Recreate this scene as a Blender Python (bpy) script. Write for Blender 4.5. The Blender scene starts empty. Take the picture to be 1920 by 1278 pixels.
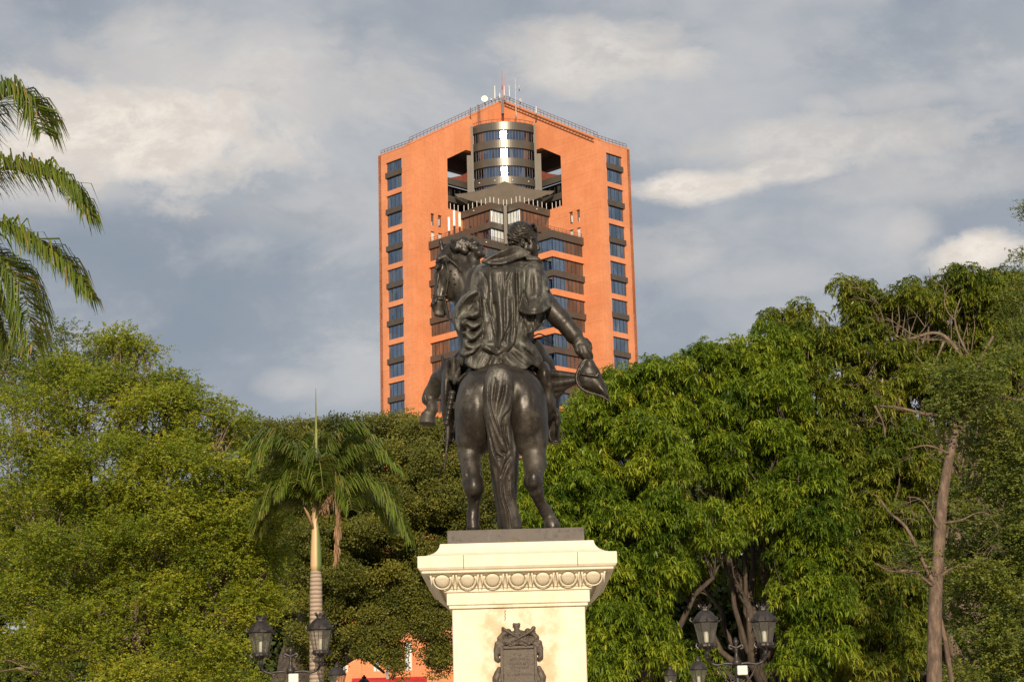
import bpy, bmesh, math, random
import numpy as np
from mathutils import Vector, Matrix, Euler

sc = bpy.context.scene
COL = sc.collection
rad = math.radians

# ------------------------------------------------------------------ camera
FPX, PITCH, ROLL, EYE = 3442.0, rad(12.8), rad(1.5), 1.6     # focal length in 1920-px units
cam_d = bpy.data.cameras.new("camera")
cam_d.sensor_fit = 'HORIZONTAL'; cam_d.sensor_width = 36.0
cam_d.lens = FPX / 1920 * 36.0
cam_d.clip_start = 0.5; cam_d.clip_end = 6000
cam = bpy.data.objects.new("camera", cam_d); COL.objects.link(cam)
cam.location = (0, 0, EYE)
cam.rotation_euler = (Matrix.Rotation(rad(90) + PITCH, 4, 'X') @ Matrix.Rotation(-ROLL, 4, 'Z')).to_euler()
sc.camera = cam

# ------------------------------------------------------------------ sun
SUN_EL, SUN_AZ = rad(20), rad(1.5)          # sun low behind the camera
sun_d = bpy.data.lights.new("sun", 'SUN'); sun_d.energy = 4.9; sun_d.angle = rad(0.53)
sun_d.color = (1.0, 0.83, 0.62)
sun = bpy.data.objects.new("sun", sun_d); COL.objects.link(sun)
sun.rotation_euler = (rad(90) - SUN_EL, 0, SUN_AZ)
sun.location = (-20, -200, 90)
sc.view_settings.view_transform = 'Standard'
sc.view_settings.look = 'None'
sc.view_settings.exposure = 0.0
sc.view_settings.gamma = 1.0
sc.view_settings.use_curve_mapping = False
sc.cycles.sample_clamp_indirect = 6.0
sc.cycles.max_bounces = 8

def ray(px, py):
    x = px - 960.0; y = 639.0 - py
    c, s = math.cos(-ROLL), math.sin(-ROLL)
    x, y = c * x - s * y, s * x + c * y
    Y = FPX * math.cos(PITCH) - y * math.sin(PITCH)
    Z = FPX * math.sin(PITCH) + y * math.cos(PITCH)
    return np.array([x / Y, 1.0, Z / Y])

def at(px, py, Y):
    return ray(px, py) * Y + np.array([0, 0, EYE])

# ------------------------------------------------------------------ sky
class NT:
    def __init__(s, tree): s.t = tree; s.n = tree.nodes; s.l = tree.links
    def new(s, typ, **kw):
        nd = s.n.new(typ)
        for k, v in kw.items():
            if k == 'ins':
                for i, val in v.items():
                    if isinstance(val, bpy.types.NodeSocket): s.l.new(val, nd.inputs[i])
                    else: nd.inputs[i].default_value = val
            else: setattr(nd, k, v)
        return nd
    def math(s, op, a, b=0.0, c=None, clamp=False):
        d = {0: a, 1: b}
        if c is not None: d[2] = c
        return s.new('ShaderNodeMath', operation=op, use_clamp=clamp, ins=d).outputs[0]
    def mix(s, f, a, b, blend='MIX'):
        nd = s.new('ShaderNodeMix', data_type='RGBA', blend_type=blend)
        for sock, v in ((nd.inputs[0], f), (nd.inputs[6], a), (nd.inputs[7], b)):
            if isinstance(v, bpy.types.NodeSocket): s.l.new(v, sock)
            elif isinstance(v, (int, float)): sock.default_value = v
            else: sock.default_value = (*v[:3], 1)
        return nd.outputs[2]
    def noise(s, vec, scale, detail=4, rough=0.5, dist=0.0, dims='3D'):
        return s.new('ShaderNodeTexNoise', noise_dimensions=dims, ins={'Vector': vec, 'Scale': scale, 'Detail': detail, 'Roughness': rough, 'Distortion': dist}).outputs[0]
    def ramp(s, f, stops, interp='LINEAR'):
        nd = s.new('ShaderNodeValToRGB'); s.l.new(f, nd.inputs[0]); r = nd.color_ramp; r.interpolation = interp
        while len(r.elements) < len(stops): r.elements.new(0.5)
        for e, (p, c) in zip(r.elements, stops):
            e.position = p; e.color = (*c, 1) if not isinstance(c, (int, float)) else (c, c, c, 1)
        return nd.outputs[0]
    def smooth(s, x, a, b):
        return s.new('ShaderNodeMapRange', interpolation_type='SMOOTHSTEP', ins={0: x, 1: a, 2: b, 3: 0.0, 4: 1.0}).outputs[0]

world = bpy.data.worlds.new("World"); sc.world = world
world.use_nodes = True
W = NT(world.node_tree); W.n.clear()
wout = W.new('ShaderNodeOutputWorld')
skyt = W.new('ShaderNodeTexSky', sky_type='NISHITA', sun_disc=False, sun_elevation=SUN_EL,
             sun_rotation=rad(180) - SUN_AZ, air_density=1.0, dust_density=1.2, ozone_density=1.2)
bg_sky = W.new('ShaderNodeBackground', ins={0: skyt.outputs[0], 1: 0.10})
geo = W.new('ShaderNodeTexCoord')
dirv = geo.outputs['Generated']
# a stretched cloud-layer coordinate, so banks lie flatter towards the horizon
sep = W.new('ShaderNodeSeparateXYZ', ins={0: dirv})
cl = W.new('ShaderNodeCombineXYZ', ins={0: sep.outputs[0], 1: sep.outputs[1], 2: W.math('MULTIPLY', sep.outputs[2], 1.7)}).outputs[0]
warp = W.new('ShaderNodeTexNoise', ins={'Vector': cl, 'Scale': 5.0, 'Detail': 3.0})
wv = W.new('ShaderNodeVectorMath', operation='MULTIPLY_ADD', ins={0: warp.outputs[1], 1: (0.10, 0.10, 0.10), 2: cl}).outputs[0]
n_big = W.noise(wv, 6.5, 6, 0.52)
n_mid = W.noise(wv, 17.0, 7, 0.58)
n_fine = W.noise(wv, 42.0, 9, 0.68)
# lit cloud banks, placed where they stand in the sky by direction
def bank(px, py, wid, hei, edge=0.35):
    r = ray(px, py); r = r / np.linalg.norm(r)
    d = W.new('ShaderNodeVectorMath', operation='SUBTRACT', ins={0: dirv, 1: tuple(r)}).outputs[0]
    s3 = W.new('ShaderNodeSeparateXYZ', ins={0: d})
    a = W.math('DIVIDE', s3.outputs[0], wid / FPX); b = W.math('DIVIDE', s3.outputs[2], hei / FPX)
    q = W.math('ADD', W.math('MULTIPLY', a, a), W.math('MULTIPLY', b, b))
    q = W.math('ADD', q, W.math('MULTIPLY', W.math('SUBTRACT', n_mid, 0.5), 3.4))
    q = W.math('ADD', q, W.math('MULTIPLY', W.math('SUBTRACT', n_fine, 0.5), 2.4))
    return W.math('SUBTRACT', 1.0, W.smooth(q, -0.1, 1.35))
banks = None
for (px, py, w_, h_, k) in SKYBANKS if 'SKYBANKS' in globals() else (
        (250, 255, 330, 120, 1.0), (420, 150, 360, 110, .45), (90, 330, 240, 60, .5), (1110, 110, 190, 75, .62), (1320, 345, 120, 34, 1.0), (1460, 320, 130, 26, .7),
        (1560, 270, 330, 60, .5), (1240, 480, 130, 60, .35), (1830, 480, 120, 40, 1.0), (1700, 430, 60, 50, .45), (1650, 190, 140, 30, .3),
        (620, 400, 260, 60, .18), (1760, 330, 220, 60, .3), (1420, 520, 160, 40, .25), (545, 720, 70, 30, .25), (1380, 655, 50, 22, .6)):
    b = W.math('MULTIPLY', bank(px, py, w_, h_), k)
    banks = b if banks is None else W.math('MAXIMUM', banks, b)
grey = W.ramp(n_big, [(0.32, (0.285, 0.325, 0.385)), (0.46, (0.350, 0.385, 0.435)), (0.60, (0.48, 0.495, 0.52)), (0.74, (0.57, 0.57, 0.575))])
wisp = W.math('MULTIPLY', W.smooth(n_mid, 0.50, 0.72), 0.35)
grey = W.mix(wisp, grey, (0.60, 0.59, 0.59))
dark = W.math('MAXIMUM', W.math('MAXIMUM', bank(400, 540, 420, 150), W.math('MULTIPLY', bank(1860, 60, 300, 80), .8)), W.math('MULTIPLY', bank(860, 40, 300, 50), .5))
grey = W.mix(W.math('MULTIPLY', dark, .55), grey, (0.26, 0.305, 0.365))
cloud = W.mix(banks, grey, W.mix(W.smooth(n_fine, .38, .66), (0.74, 0.67, 0.60), (0.96, 0.87, 0.76)))
bg_cl = W.new('ShaderNodeBackground', ins={0: cloud, 1: 1.0})
cover = W.math('ADD', 0.90, W.math('MULTIPLY', n_mid, 0.1), clamp=True)
mixs = W.new('ShaderNodeMixShader', ins={0: cover, 1: bg_sky.outputs[0], 2: bg_cl.outputs[0]})
W.l.new(mixs.outputs[0], wout.inputs[0])

# ------------------------------------------------------------------ object helpers
ORG = {}
def thing(name, label, cat, loc=(0, 0, 0), group=None, rotz=0):
    o = bpy.data.objects.new(name, None); COL.objects.link(o)
    o.location = loc; o.rotation_euler = (0, 0, rotz); o.empty_display_size = 0.3
    o['label'] = label; o['category'] = cat
    if group: o['group'] = group
    ORG[o.name] = np.array(loc, float)
    return o

def mesh_obj(name, V, F, mat, parent=None, smooth=False, cols=None, recalc=False, uvz=None):
    """V (n,3) world coords; F: (m,k) array or list of tuples"""
    V = np.asarray(V, np.float32)
    org = ORG.get(parent.name, np.zeros(3)) if parent is not None else np.zeros(3)
    me = bpy.data.meshes.new(name)
    Vl = (V - org.astype(np.float32)).astype(np.float32)
    if isinstance(F, np.ndarray):
        m, k = F.shape
        me.vertices.add(len(Vl)); me.vertices.foreach_set('co', Vl.ravel())
        me.loops.add(m * k); me.loops.foreach_set('vertex_index', F.astype(np.int32).ravel())
        me.polygons.add(m); me.polygons.foreach_set('loop_start', np.arange(m, dtype=np.int32) * k)
        me.polygons.foreach_set('loop_total', np.full(m, k, np.int32))
        me.update(calc_edges=True); me.validate()
    else:
        me.from_pydata(Vl.tolist(), [], F); me.update()
    if recalc:
        bm = bmesh.new(); bm.from_mesh(me); bmesh.ops.recalc_face_normals(bm, faces=bm.faces); bm.to_mesh(me); bm.free()
    if smooth: me.polygons.foreach_set('use_smooth', np.ones(len(me.polygons), bool))
    if cols is not None:
        a = me.attributes.new('var', 'FLOAT', 'POINT'); a.data.foreach_set('value', np.asarray(cols, np.float32))
    me.materials.append(mat)
    o = bpy.data.objects.new(name, me); COL.objects.link(o)
    if parent is not None: o.parent = parent; ORG[o.name] = org
    return o

def tagged(o, label, cat, group=None):
    o['label'] = label; o['category'] = cat
    if group: o['group'] = group
    return o

class MB:
    def __init__(s): s.v = []; s.f = []
    def add(s, V, F):
        n = len(s.v); s.v.extend([tuple(map(float, p)) for p in V]); s.f.extend([tuple(i + n for i in f) for f in F])
    def hexa(s, P):  # 8 corners: bottom 4, top 4
        s.add(P, [(0, 3, 2, 1), (4, 5, 6, 7), (0, 1, 5, 4), (1, 2, 6, 5), (2, 3, 7, 6), (3, 0, 4, 7)])
    def box(s, x0, x1, y0, y1, z0, z1):
        s.hexa([(x0, y0, z0), (x1, y0, z0), (x1, y1, z0), (x0, y1, z0), (x0, y0, z1), (x1, y0, z1), (x1, y1, z1), (x0, y1, z1)])
    def prism(s, poly, d):  # poly: list of 3D pts, d: extrusion vector
        n = len(poly); d = np.array(d, float)
        s.add([np.array(p, float) for p in poly] + [np.array(p, float) + d for p in poly],
              [tuple(range(n)), tuple(range(2 * n - 1, n - 1, -1))] + [(i, i + n, (i + 1) % n + n, (i + 1) % n) for i in range(n)])
    def tube(s, pts, r, seg=8, cap=True):
        pts = [np.array(p, float) for p in pts]; n = len(pts)
        rs = [r] * n if np.isscalar(r) else list(r)
        base = len(s.v); up = None
        for i, p in enumerate(pts):
            t = pts[min(i + 1, n - 1)] - pts[max(i - 1, 0)]; t /= (np.linalg.norm(t) + 1e-9)
            if up is None:
                a = np.array([0, 0, 1.]) if abs(t[2]) < .9 else np.array([1., 0, 0])
            else: a = up
            x = np.cross(t, a); x /= (np.linalg.norm(x) + 1e-9); y = np.cross(x, t); up = y
            for k in range(seg):
                th = 2 * math.pi * k / seg
                s.v.append(tuple(p + rs[i] * (math.cos(th) * x + math.sin(th) * y)))
        for i in range(n - 1):
            for k in range(seg):
                k2 = (k + 1) % seg
                s.f.append((base + i * seg + k, base + i * seg + k2, base + (i + 1) * seg + k2, base + (i + 1) * seg + k))
        if cap:
            s.f.append(tuple(base + k for k in range(seg))[::-1]); s.f.append(tuple(base + (n - 1) * seg + k for k in range(seg)))
    def lathe(s, prof, seg=16, c=(0, 0, 0), rot=0.0, sx=1, sy=1):
        base = len(s.v)
        for (r, z) in prof:
            for k in range(seg):
                th = 2 * math.pi * k / seg + rot
                s.v.append((c[0] + r * sx * math.cos(th), c[1] + r * sy * math.sin(th), c[2] + z))
        for i in range(len(prof) - 1):
            for k in range(seg):
                k2 = (k + 1) % seg
                s.f.append((base + i * seg + k, base + i * seg + k2, base + (i + 1) * seg + k2, base + (i + 1) * seg + k))
        s.f.append(tuple(base + k for k in range(seg))[::-1]); s.f.append(tuple(base + (len(prof) - 1) * seg + k for k in range(seg)))
    def build(s, name, mat, parent=None, smooth=False, recalc=True):
        o = mesh_obj(name, np.array(s.v), s.f, mat, parent, recalc=recalc)
        if smooth:
            o.data.polygons.foreach_set('use_smooth', np.ones(len(o.data.polygons), bool))
            if smooth != True: o.data.set_sharp_from_angle(angle=rad(smooth))
        return o

# ------------------------------------------------------------------ materials
def material(name):
    m = bpy.data.materials.new(name); m.use_nodes = True
    nt = NT(m.node_tree); nt.n.clear()
    out = nt.new('ShaderNodeOutputMaterial')
    b = nt.new('ShaderNodeBsdfPrincipled'); nt.l.new(b.outputs[0], out.inputs[0])
    return m, nt, b, out

def bump(nt, b, h, strength, dist):
    bp = nt.new('ShaderNodeBump', ins={'Strength': strength, 'Distance': dist, 'Height': h})
    nt.l.new(bp.outputs[0], b.inputs['Normal'])

def mat_brick(name, c1, c2, stain=0.25):
    m, nt, b, o = material(name)
    tc = nt.new('ShaderNodeTexCoord').outputs['Object']
    n1 = nt.noise(tc, 0.18, 5, .6); n2 = nt.noise(tc, 1.6, 5, .65); n3 = nt.noise(tc, 9.0, 3, .6)
    sx = nt.new('ShaderNodeSeparateXYZ', ins={0: tc})
    h = nt.math('ADD', sx.outputs[0], sx.outputs[1])
    v = nt.new('ShaderNodeCombineXYZ', ins={0: h, 1: sx.outputs[2], 2: 0.0}).outputs[0]
    br = nt.new('ShaderNodeTexBrick', ins={'Vector': v, 'Color1': (1, 1, 1, 1), 'Color2': (.8, .8, .8, 1), 'Mortar': (.62, .62, .62, 1),
                                         'Scale': 1.0, 'Mortar Size': 0.02, 'Brick Width': 0.62, 'Row Height': 0.21})
    c = nt.mix(nt.smooth(n1, .35, .7), c1, c2)
    c = nt.mix(nt.math('MULTIPLY', nt.smooth(n2, .35, .75), .35), c, tuple(x * .78 for x in c1))
    c = nt.mix(.45, c, br.outputs[0], 'MULTIPLY')
    pn = nt.new('ShaderNodeTexBrick', offset=0.0, ins={'Vector': v, 'Color1': (1, 1, 1, 1), 'Color2': (.90, .90, .90, 1), 'Mortar': (.70, .66, .62, 1), 'Scale': 1.0, 'Mortar Size': 0.035, 'Brick Width': 2.1, 'Row Height': 7.1})
    c = nt.mix(.7, c, pn.outputs[0], 'MULTIPLY')
    sv = nt.new('ShaderNodeVectorMath', operation='MULTIPLY', ins={0: tc, 1: (1.6, 1.6, .07)}).outputs[0]
    c = nt.mix(nt.math('MULTIPLY', nt.smooth(nt.noise(sv, 1.0, 5, .65), .52, .75), .38), c, tuple(x * .66 for x in c1))
    c = nt.mix(nt.math('MULTIPLY', nt.smooth(n3, .6, .8), stain), c, tuple(x * .6 for x in c2))
    nt.l.new(c, b.inputs['Base Color']); b.inputs['Roughness'].default_value = .85
    bump(nt, b, n3, .3, .03)
    return m

def mat_plain(name, col, rough=.6, metal=0.0, var=.25, scale=3.0, bumpd=0.0, spec=.5):
    m, nt, b, o = material(name)
    tc = nt.new('ShaderNodeTexCoord').outputs['Object']
    n = nt.noise(tc, scale, 5, .6)
    c = nt.mix(nt.smooth(n, .3, .75), tuple(x * (1 - var) for x in col), tuple(min(1, x * (1 + var)) for x in col))
    nt.l.new(c, b.inputs['Base Color'])
    b.inputs['Roughness'].default_value = rough; b.inputs['Metallic'].default_value = metal
    b.inputs['Specular IOR Level'].default_value = spec
    if bumpd: bump(nt, b, nt.noise(tc, scale * 6, 4, .6), .5, bumpd)
    return m
# ------------------------------------------------------------------ ground
M_brick = mat_brick("orange_brick", (0.73, 0.262, 0.112), (0.82, 0.325, 0.15))
M_brick2 = mat_brick("orange_brick_wing", (0.69, 0.262, 0.122), (0.78, 0.315, 0.155))
M_brown = mat_plain("bronze_cladding", (0.090, 0.072, 0.058), .55, .15, .12, .8)
M_taupe = mat_plain("taupe_metal_panel", (0.110, 0.100, 0.084), .34, .35, .08, .5)
M_pier = mat_plain("painted_pier", (0.135, 0.118, 0.095), .6, .0, .08, .5)
M_dark = mat_plain("void_shade_black", (0.018, 0.015, 0.016), .8)  # near-black colour carrying the shade of the tower opening
M_frame = mat_plain("dark_window_frame", (0.035, 0.035, 0.04), .5, .3)
M_canvas = mat_plain("taupe_canvas", (0.115, 0.096, 0.074), .9, 0, .1, .6)
M_whitem = mat_plain("white_painted_metal", (0.75, 0.74, 0.70), .5, .1, .08)
M_redm = mat_plain("red_painted_metal", (0.40, 0.06, 0.05), .5, .1)
M_rail = mat_plain("rusty_rail", (0.16, 0.07, 0.045), .7, .2)

def mat_glass(name, tint, rough=.03, bright=0.0):
    m, nt, b, o = material(name)
    tc = nt.new('ShaderNodeTexCoord').outputs['Object']
    n = nt.noise(tc, 0.35, 2, .5)
    vor = nt.new('ShaderNodeTexVoronoi', feature='F1', ins={'Vector': nt.new('ShaderNodeVectorMath', operation='MULTIPLY', ins={0: tc, 1: (.9, .9, .28)}).outputs[0], 'Scale': 1.0})
    r = nt.new('ShaderNodeSeparateColor', ins={0: vor.outputs[1]})
    c = nt.mix(nt.math('MULTIPLY', r.outputs[0], .7), tint, tuple(x * .55 for x in tint))
    c = nt.mix(nt.math('MULTIPLY', nt.smooth(r.outputs[1], .80, .9), .45), c, (.50, .50, .48))
    nt.l.new(c, b.inputs['Base Color'])
    b.inputs['Metallic'].default_value = 1.0; b.inputs['Roughness'].default_value = rough
    bump(nt, b, n, .12, .15)
    return m
M_glass = mat_glass("tinted_glass", (0.27, 0.34, 0.43))
M_glassd = mat_glass('dim_glass', (0.10, 0.10, 0.11), .08)
M_glassw = mat_plain("blinds_behind_glass", (0.62, 0.66, 0.66), .25, 0, .06, 1.5)
M_glass2 = mat_glass("turret_glass", (0.22, 0.27, 0.37), .11)

XC = -0.62
def P2(s, u, Y): return np.array([XC + s * u, Y, 0.0])
class Fr:
    """vertical face frame: origin, unit direction t, outward normal n"""
    def __init__(s, o, d, n): s.o = np.array(o, float); s.d = np.array(d, float) / np.linalg.norm(d); s.n = np.array(n, float) / np.linalg.norm(n)
    def p(s, t, z, k=0.0): q = s.o + s.d * t + s.n * k; return np.array([q[0], q[1], z])
    def box(s, mb, t0, t1, z0, z1, k0, k1):
        mb.hexa([s.p(t0, z0, k0), s.p(t1, z0, k0), s.p(t1, z0, k1), s.p(t0, z0, k1),
                 s.p(t0, z1, k0), s.p(t1, z1, k0), s.p(t1, z1, k1), s.p(t0, z1, k1)])
    def wall(s, mb, t0, t1, z0, z1, holes, k0, k1):
        ts = sorted({t0, t1, *[h[0] for h in holes], *[h[1] for h in holes]})
        for a, b in zip(ts[:-1], ts[1:]):
            hs = sorted([(h[2], h[3]) for h in holes if h[0] <= a + 1e-6 and h[1] >= b - 1e-6])
            z = z0
            for (ha, hb) in hs:
                if ha > z: s.box(mb, a, b, z, ha, k0, k1)
                z = hb
            if z < z1: s.box(mb, a, b, z, z1, k0, k1)
    def window(s, t0, t1, z0, z1, k, n, parent, glass, kind=None, name='window'):
        g = MB(); s.box(g, t0, t1, z0, z1, k - .06, k)
        w = g.build(name, glass, parent)
        f = MB(); bw = .05
        for i in range(1, n):
            t = t0 + (t1 - t0) * i / n; s.box(f, t - bw / 2, t + bw / 2, z0 + .01, z1 - .13, k + .002, k + .07)
        s.box(f, t0, t1, z1 - .13, z1 - .005, k + .002, k + .09)
        o = f.build('mullion', M_frame, w)
        return w
R2 = math.sqrt(2)

def build_tower():
    T = thing('office_tower', 'tall orange brick office tower with a round glazed turret near its gabled top', 'building', (XC, 325, 0))
    wall = MB(); brown = MB(); wall2 = MB(); lowg = MB()
    for s in (-1, 1):
        # ---- outer wing with the window column
        fr = Fr(P2(s, 17.1, 321.8), (s, 1, 0), (s, -1, 0))
        prs = [(110.4, 108.45, 107.4, 104.85)]
        z = 103.9
        while z > 14: prs.append((z, z - 2.55, z - 3.55, z - 6.12)); z -= 7.09
        holes = [(1.85 * R2, 4.95 * R2, p[3], p[0]) for p in prs]
        fr.wall(wall2, 1.2, 6.5 * R2, 0, 112.3, holes, -.8, 0)
        for i, p in enumerate(prs):
            if p[3] > 40:
                fr.window(1.85 * R2, 4.95 * R2, p[1], p[0], -.30, 4, T, M_glass)
                fr.window(1.85 * R2, 4.95 * R2, p[3], p[2], -.30, 4, T, M_glass)
            else:
                for za, zb in ((p[0], p[1]), (p[2], p[3])): fr.box(lowg, 1.85 * R2, 4.95 * R2, zb, za, -.36, -.3)
            sp = MB() if p[3] > 40 else brown
            fr.box(sp, 1.85 * R2 - .12, 4.95 * R2 + .12, p[2], p[1], -.4, .12)
            if sp is not brown: sp.build('spandrel', M_brown, T)
        fr.box(wall2, .02, 6.5 * R2 + .02, 112.302, 112.5, -.82, .05)
        # ---- inward-facing wall with the big opening near the top
        fw = Fr(P2(s, 17.1, 321.8), (-s, 1, 0), (-s, -1, 0))
        q = R2
        zt = lambda l: 112.4 + l * .826
        hl = [(3.35 * q, 3.98 * q, 97.75, 100.05), (4.62 * q, 5.3 * q, 97.75, 100.05),
              (3.35 * q, 3.98 * q, 94.6, 96.6), (4.62 * q, 5.3 * q, 94.6, 96.6)]
        fw.wall(wall, 0, 6.45 * q, 0, 111.5, hl, -1.2, 0)
        for h in hl:
            g = MB(); fw.box(g, h[0], h[1], h[2], h[3], -.36, -.30); w = g.build('narrow_window', M_glassw if h[2] < 96 else M_glass, T)
            g = MB(); fw.box(g, h[0], h[1], h[3] - .12, h[3] - .01, -.29, -.2); g.build('lintel', M_frame, w)
        d = -fw.n * 1.2
        wall.prism([fw.p(0, 111.5), fw.p(6.45 * q, 111.5), fw.p(9.9 * q, 114.35), fw.p(17.1 * q, 114.35), fw.p(17.1 * q, zt(17.1)), fw.p(0, zt(0))], d)
        fw.box(wall, 6.45 * q, 17.1 * q, 0, 101.75, -1.2, 0)
        # coping and the thin railing that climbs the gable
        wall.prism([fw.p(-.05, zt(0), .06), fw.p(17.05 * q, zt(17.05), .06), fw.p(17.05 * q, zt(17.05) + .3, .06), fw.p(-.05, zt(0) + .3, .06)], -fw.n * 1.3)
        rl = MB()
        for off in (1.0, .55): rl.tube([fw.p(.2, zt(0.14) + .3 + off, -.6), fw.p(16.9 * q, zt(16.9) + .3 + off, -.6)], .045, 5)
        for k in range(27):
            t = .2 + k * (16.6 * q) / 26; rl.tube([fw.p(t, zt(t / q) + .2, -.6), fw.p(t, zt(t / q) + 1.3, -.6)], .045, 5)
        for off in (1.0, .55): rl.tube([fr.p(.2, 112.5 + off, -.5), fr.p(9.0, 112.5 + off, -.5)], .045, 5)
        for k in range(10): rl.tube([fr.p(.2 + k * .97, 112.4, -.5), fr.p(.2 + k * .97, 113.5, -.5)], .045, 5)
        rl.build('railing', M_rail, T)
        # soffit block over the opening (roof floor), open to the sky at the back
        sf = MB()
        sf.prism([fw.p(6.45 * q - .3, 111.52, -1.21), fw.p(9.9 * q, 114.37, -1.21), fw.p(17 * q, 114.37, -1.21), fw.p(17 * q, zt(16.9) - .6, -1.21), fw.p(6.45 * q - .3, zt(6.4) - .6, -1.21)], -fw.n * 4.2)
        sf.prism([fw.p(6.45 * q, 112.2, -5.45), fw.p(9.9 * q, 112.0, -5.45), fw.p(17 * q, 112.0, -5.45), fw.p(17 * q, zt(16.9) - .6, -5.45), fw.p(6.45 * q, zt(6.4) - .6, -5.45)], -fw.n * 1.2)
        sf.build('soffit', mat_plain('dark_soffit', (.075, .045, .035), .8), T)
        # recessed balcony bands seen in the opening
        for (za, zb) in ((108.45, 107.2), (104.95, 103.75)):
            sp = MB(); fw.box(sp, 6.4 * q, 12.2 * q, zb, za, -1.9, -1.25); sp.build('balcony_band', M_taupe, T)
        fw.window(6.4 * q, 12 * q, 104.96, 107.19, -2.2, 6, T, M_glassd, name='balcony_window')
        dk = MB(); fw.box(dk, 6.4 * q, 17 * q, 100.5, 105.0, -3.2, -2.6); dk.build('void_shade', M_dark, T)  # near-black box stands in for the shade deep in the opening
        # red roof slope glimpsed behind the opening
        rs = MB(); rs.prism([fw.p(7.6 * q, 108.46, -1.95), fw.p(12 * q, 108.46, -1.95), fw.p(12 * q, 111.2, -1.95), fw.p(10.4 * q, 109.9, -1.95)], -fw.n * .3)
        rs.build('roof_slope', mat_plain('red_roof_slope', (.22, .06, .04), .8), T)
        # back and side closing walls
        bk = Fr(P2(s, 17.1 + 6.5, 321.8 + 6.5), (-s, 1, 0), (s, 1, 0))
        bk.wall(wall2, 0, 12, 0, 112.3, [], -.8, 0)
        b2 = Fr(P2(s, 17.1 + 6.5 - 8.485, 321.8 + 6.5 + 8.485), (-s, 0.25, 0), (0, 1, 0))
        b2.box(wall2, 0, 15.4, 0, 101.6, -.8, 0)
        # floors of the blocks
        def facets(E, c, zs, lits, inner_n, outer_n, kw):
            pass
        E2 = np.array([14.72, 324.2]); 
        def chev(lE, lC, levels, zmin, bl=None):
            # E on the wall at lateral lE, corner nearer the camera
            Eu, EY = 17.1 - lE, 321.8 + lE
            cu, cY = Eu - lC, EY - lC
            fo = Fr(P2(s, Eu, EY), (-s, -1, 0), (s, -1, 0))          # outer facet
            fi = Fr(P2(s, cu, cY), (-s, 1, 0), (-s, -1, 0))          # inner facet to the valley
            Lo, Li = lC * R2, cu * R2
            for (kind, za, zb) in levels:
                if kind == 'w':
                    if za > zmin:
                        fo.window(0, Lo - .05, zb, za, -.28, 8 if lC > 5.7 else 8, T, M_glass)
                        fi.window(.12, Li - .35, zb, za, -.28, 4 if Li < 5 else 8, T, (M_glassw if (bl and bl(za)) else M_glass))
                    else:
                        fo.box(low, 0, Lo, zb, za, -.34, -.28); fi.box(low, 0, Li, zb, za, -.34, -.28)
                else:
                    mb = wall if kind == 'o' else (brown if (kind == 'b' and za < zmin) else MB())
                    # mitred band running round the corner
                    o1, o0 = .14, -.7
                    def cap(k):  # corner at offset k
                        return np.array([XC + s * cu, cY - k * R2])
                    A1 = fo.p(0, 0, o1); A0 = fo.p(0, 0, o0); C1 = cap(o1); C0 = cap(o0)
                    V1 = np.array([XC, (cY + cu) - o1 * R2]); V0 = np.array([XC, (cY + cu) - o0 * R2])
                    for (p1, p0, q1, q0) in ((A1, A0, C1, C0), (C1, C0, V1, V0)):
                        mb.hexa([(p1[0], p1[1], zb), (q1[0], q1[1], zb), (q0[0], q0[1], zb), (p0[0], p0[1], zb),
                                 (p1[0], p1[1], za), (q1[0], q1[1], za), (q0[0], q0[1], za), (p0[0], p0[1], za)])
                    if mb is not wall and mb is not brown: mb.build('spandrel', M_brown if kind == 'b' else M_taupe, T)
            return fo, fi, Lo, Li
        low = lowg
        lv = [('b', 94.4, 93.0)]
        z = 93.0; k = 0
        while z > 8:
            lv.append(('w', z, z - 2.42)); z -= 2.42
            lv.append(('o' if k % 2 == 0 else 'b', z, z - 1.12)); z -= 1.12; k += 1
        lv.append(('o', z, 0))
        fo, fi, Lo, Li = chev(2.95, 5.82, lv, 45)
        l1 = [('t', 101.7, 100.4), ('w', 100.4, 98.0), ('t', 98.0, 96.85), ('w', 96.85, 94.45), ('t', 94.45, 94.0)]
        go, gi, Go, Gi = chev(8.8, 5.73, l1, 45, bl=lambda z: True)
        # terrace floors
        tf = MB()
        tf.prism([tuple(fo.p(0, 94.0, -.3)), tuple(fo.p(Lo, 94.0, -.3)), tuple(np.array([XC, 327.3, 94.0])), tuple(np.array([XC, 338, 94.0]))], (0, 0, .25))
        tf.prism([tuple(go.p(0, 101.4, -.3)), tuple(go.p(Go, 101.4, -.3)), tuple(np.array([XC, 327.6, 101.4])), tuple(np.array([XC, 338, 101.4]))], (0, 0, .2))
        tf.build('terrace_floor', M_taupe, T)
        # rail on the lower terrace
        r2 = MB()
        for off in (.8, .4): r2.tube([fo.p(0, 94.4 + off, -.3), fo.p(Lo, 94.4 + off, -.3), fi.p(Li, 94.4 + off, -.3)], .04, 5)
        for k in range(9): r2.tube([fo.p(k * Lo / 8, 94.4, -.3), fo.p(k * Lo / 8, 95.2, -.3)], .04, 5)
        for k in range(1, 10): r2.tube([fi.p(k * Li / 9.5, 94.4, -.3), fi.p(k * Li / 9.5, 95.2, -.3)], .04, 5)
        r2.build('railing', M_rail, T)
        # white rods standing on the upper parapet
        pts = [fw.p(7.0 * q, 101.75, -.2), fw.p(7.7 * q, 101.75, -.2), fw.p(8.4 * q, 101.75, -.2)] + [go.p(.6 + k * 1.17, 101.7, -.2) for k in range(7)] + [gi.p(.9 + k * 1.25, 101.7, -.2) for k in range(3)]
        for p in pts:
            pr = MB(); pr.tube([p - np.array([0, 0, .3]), p + np.array([0, 0, 1.25])], .06, 6); pr.build('parapet_rod', M_whitem, T)
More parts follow.
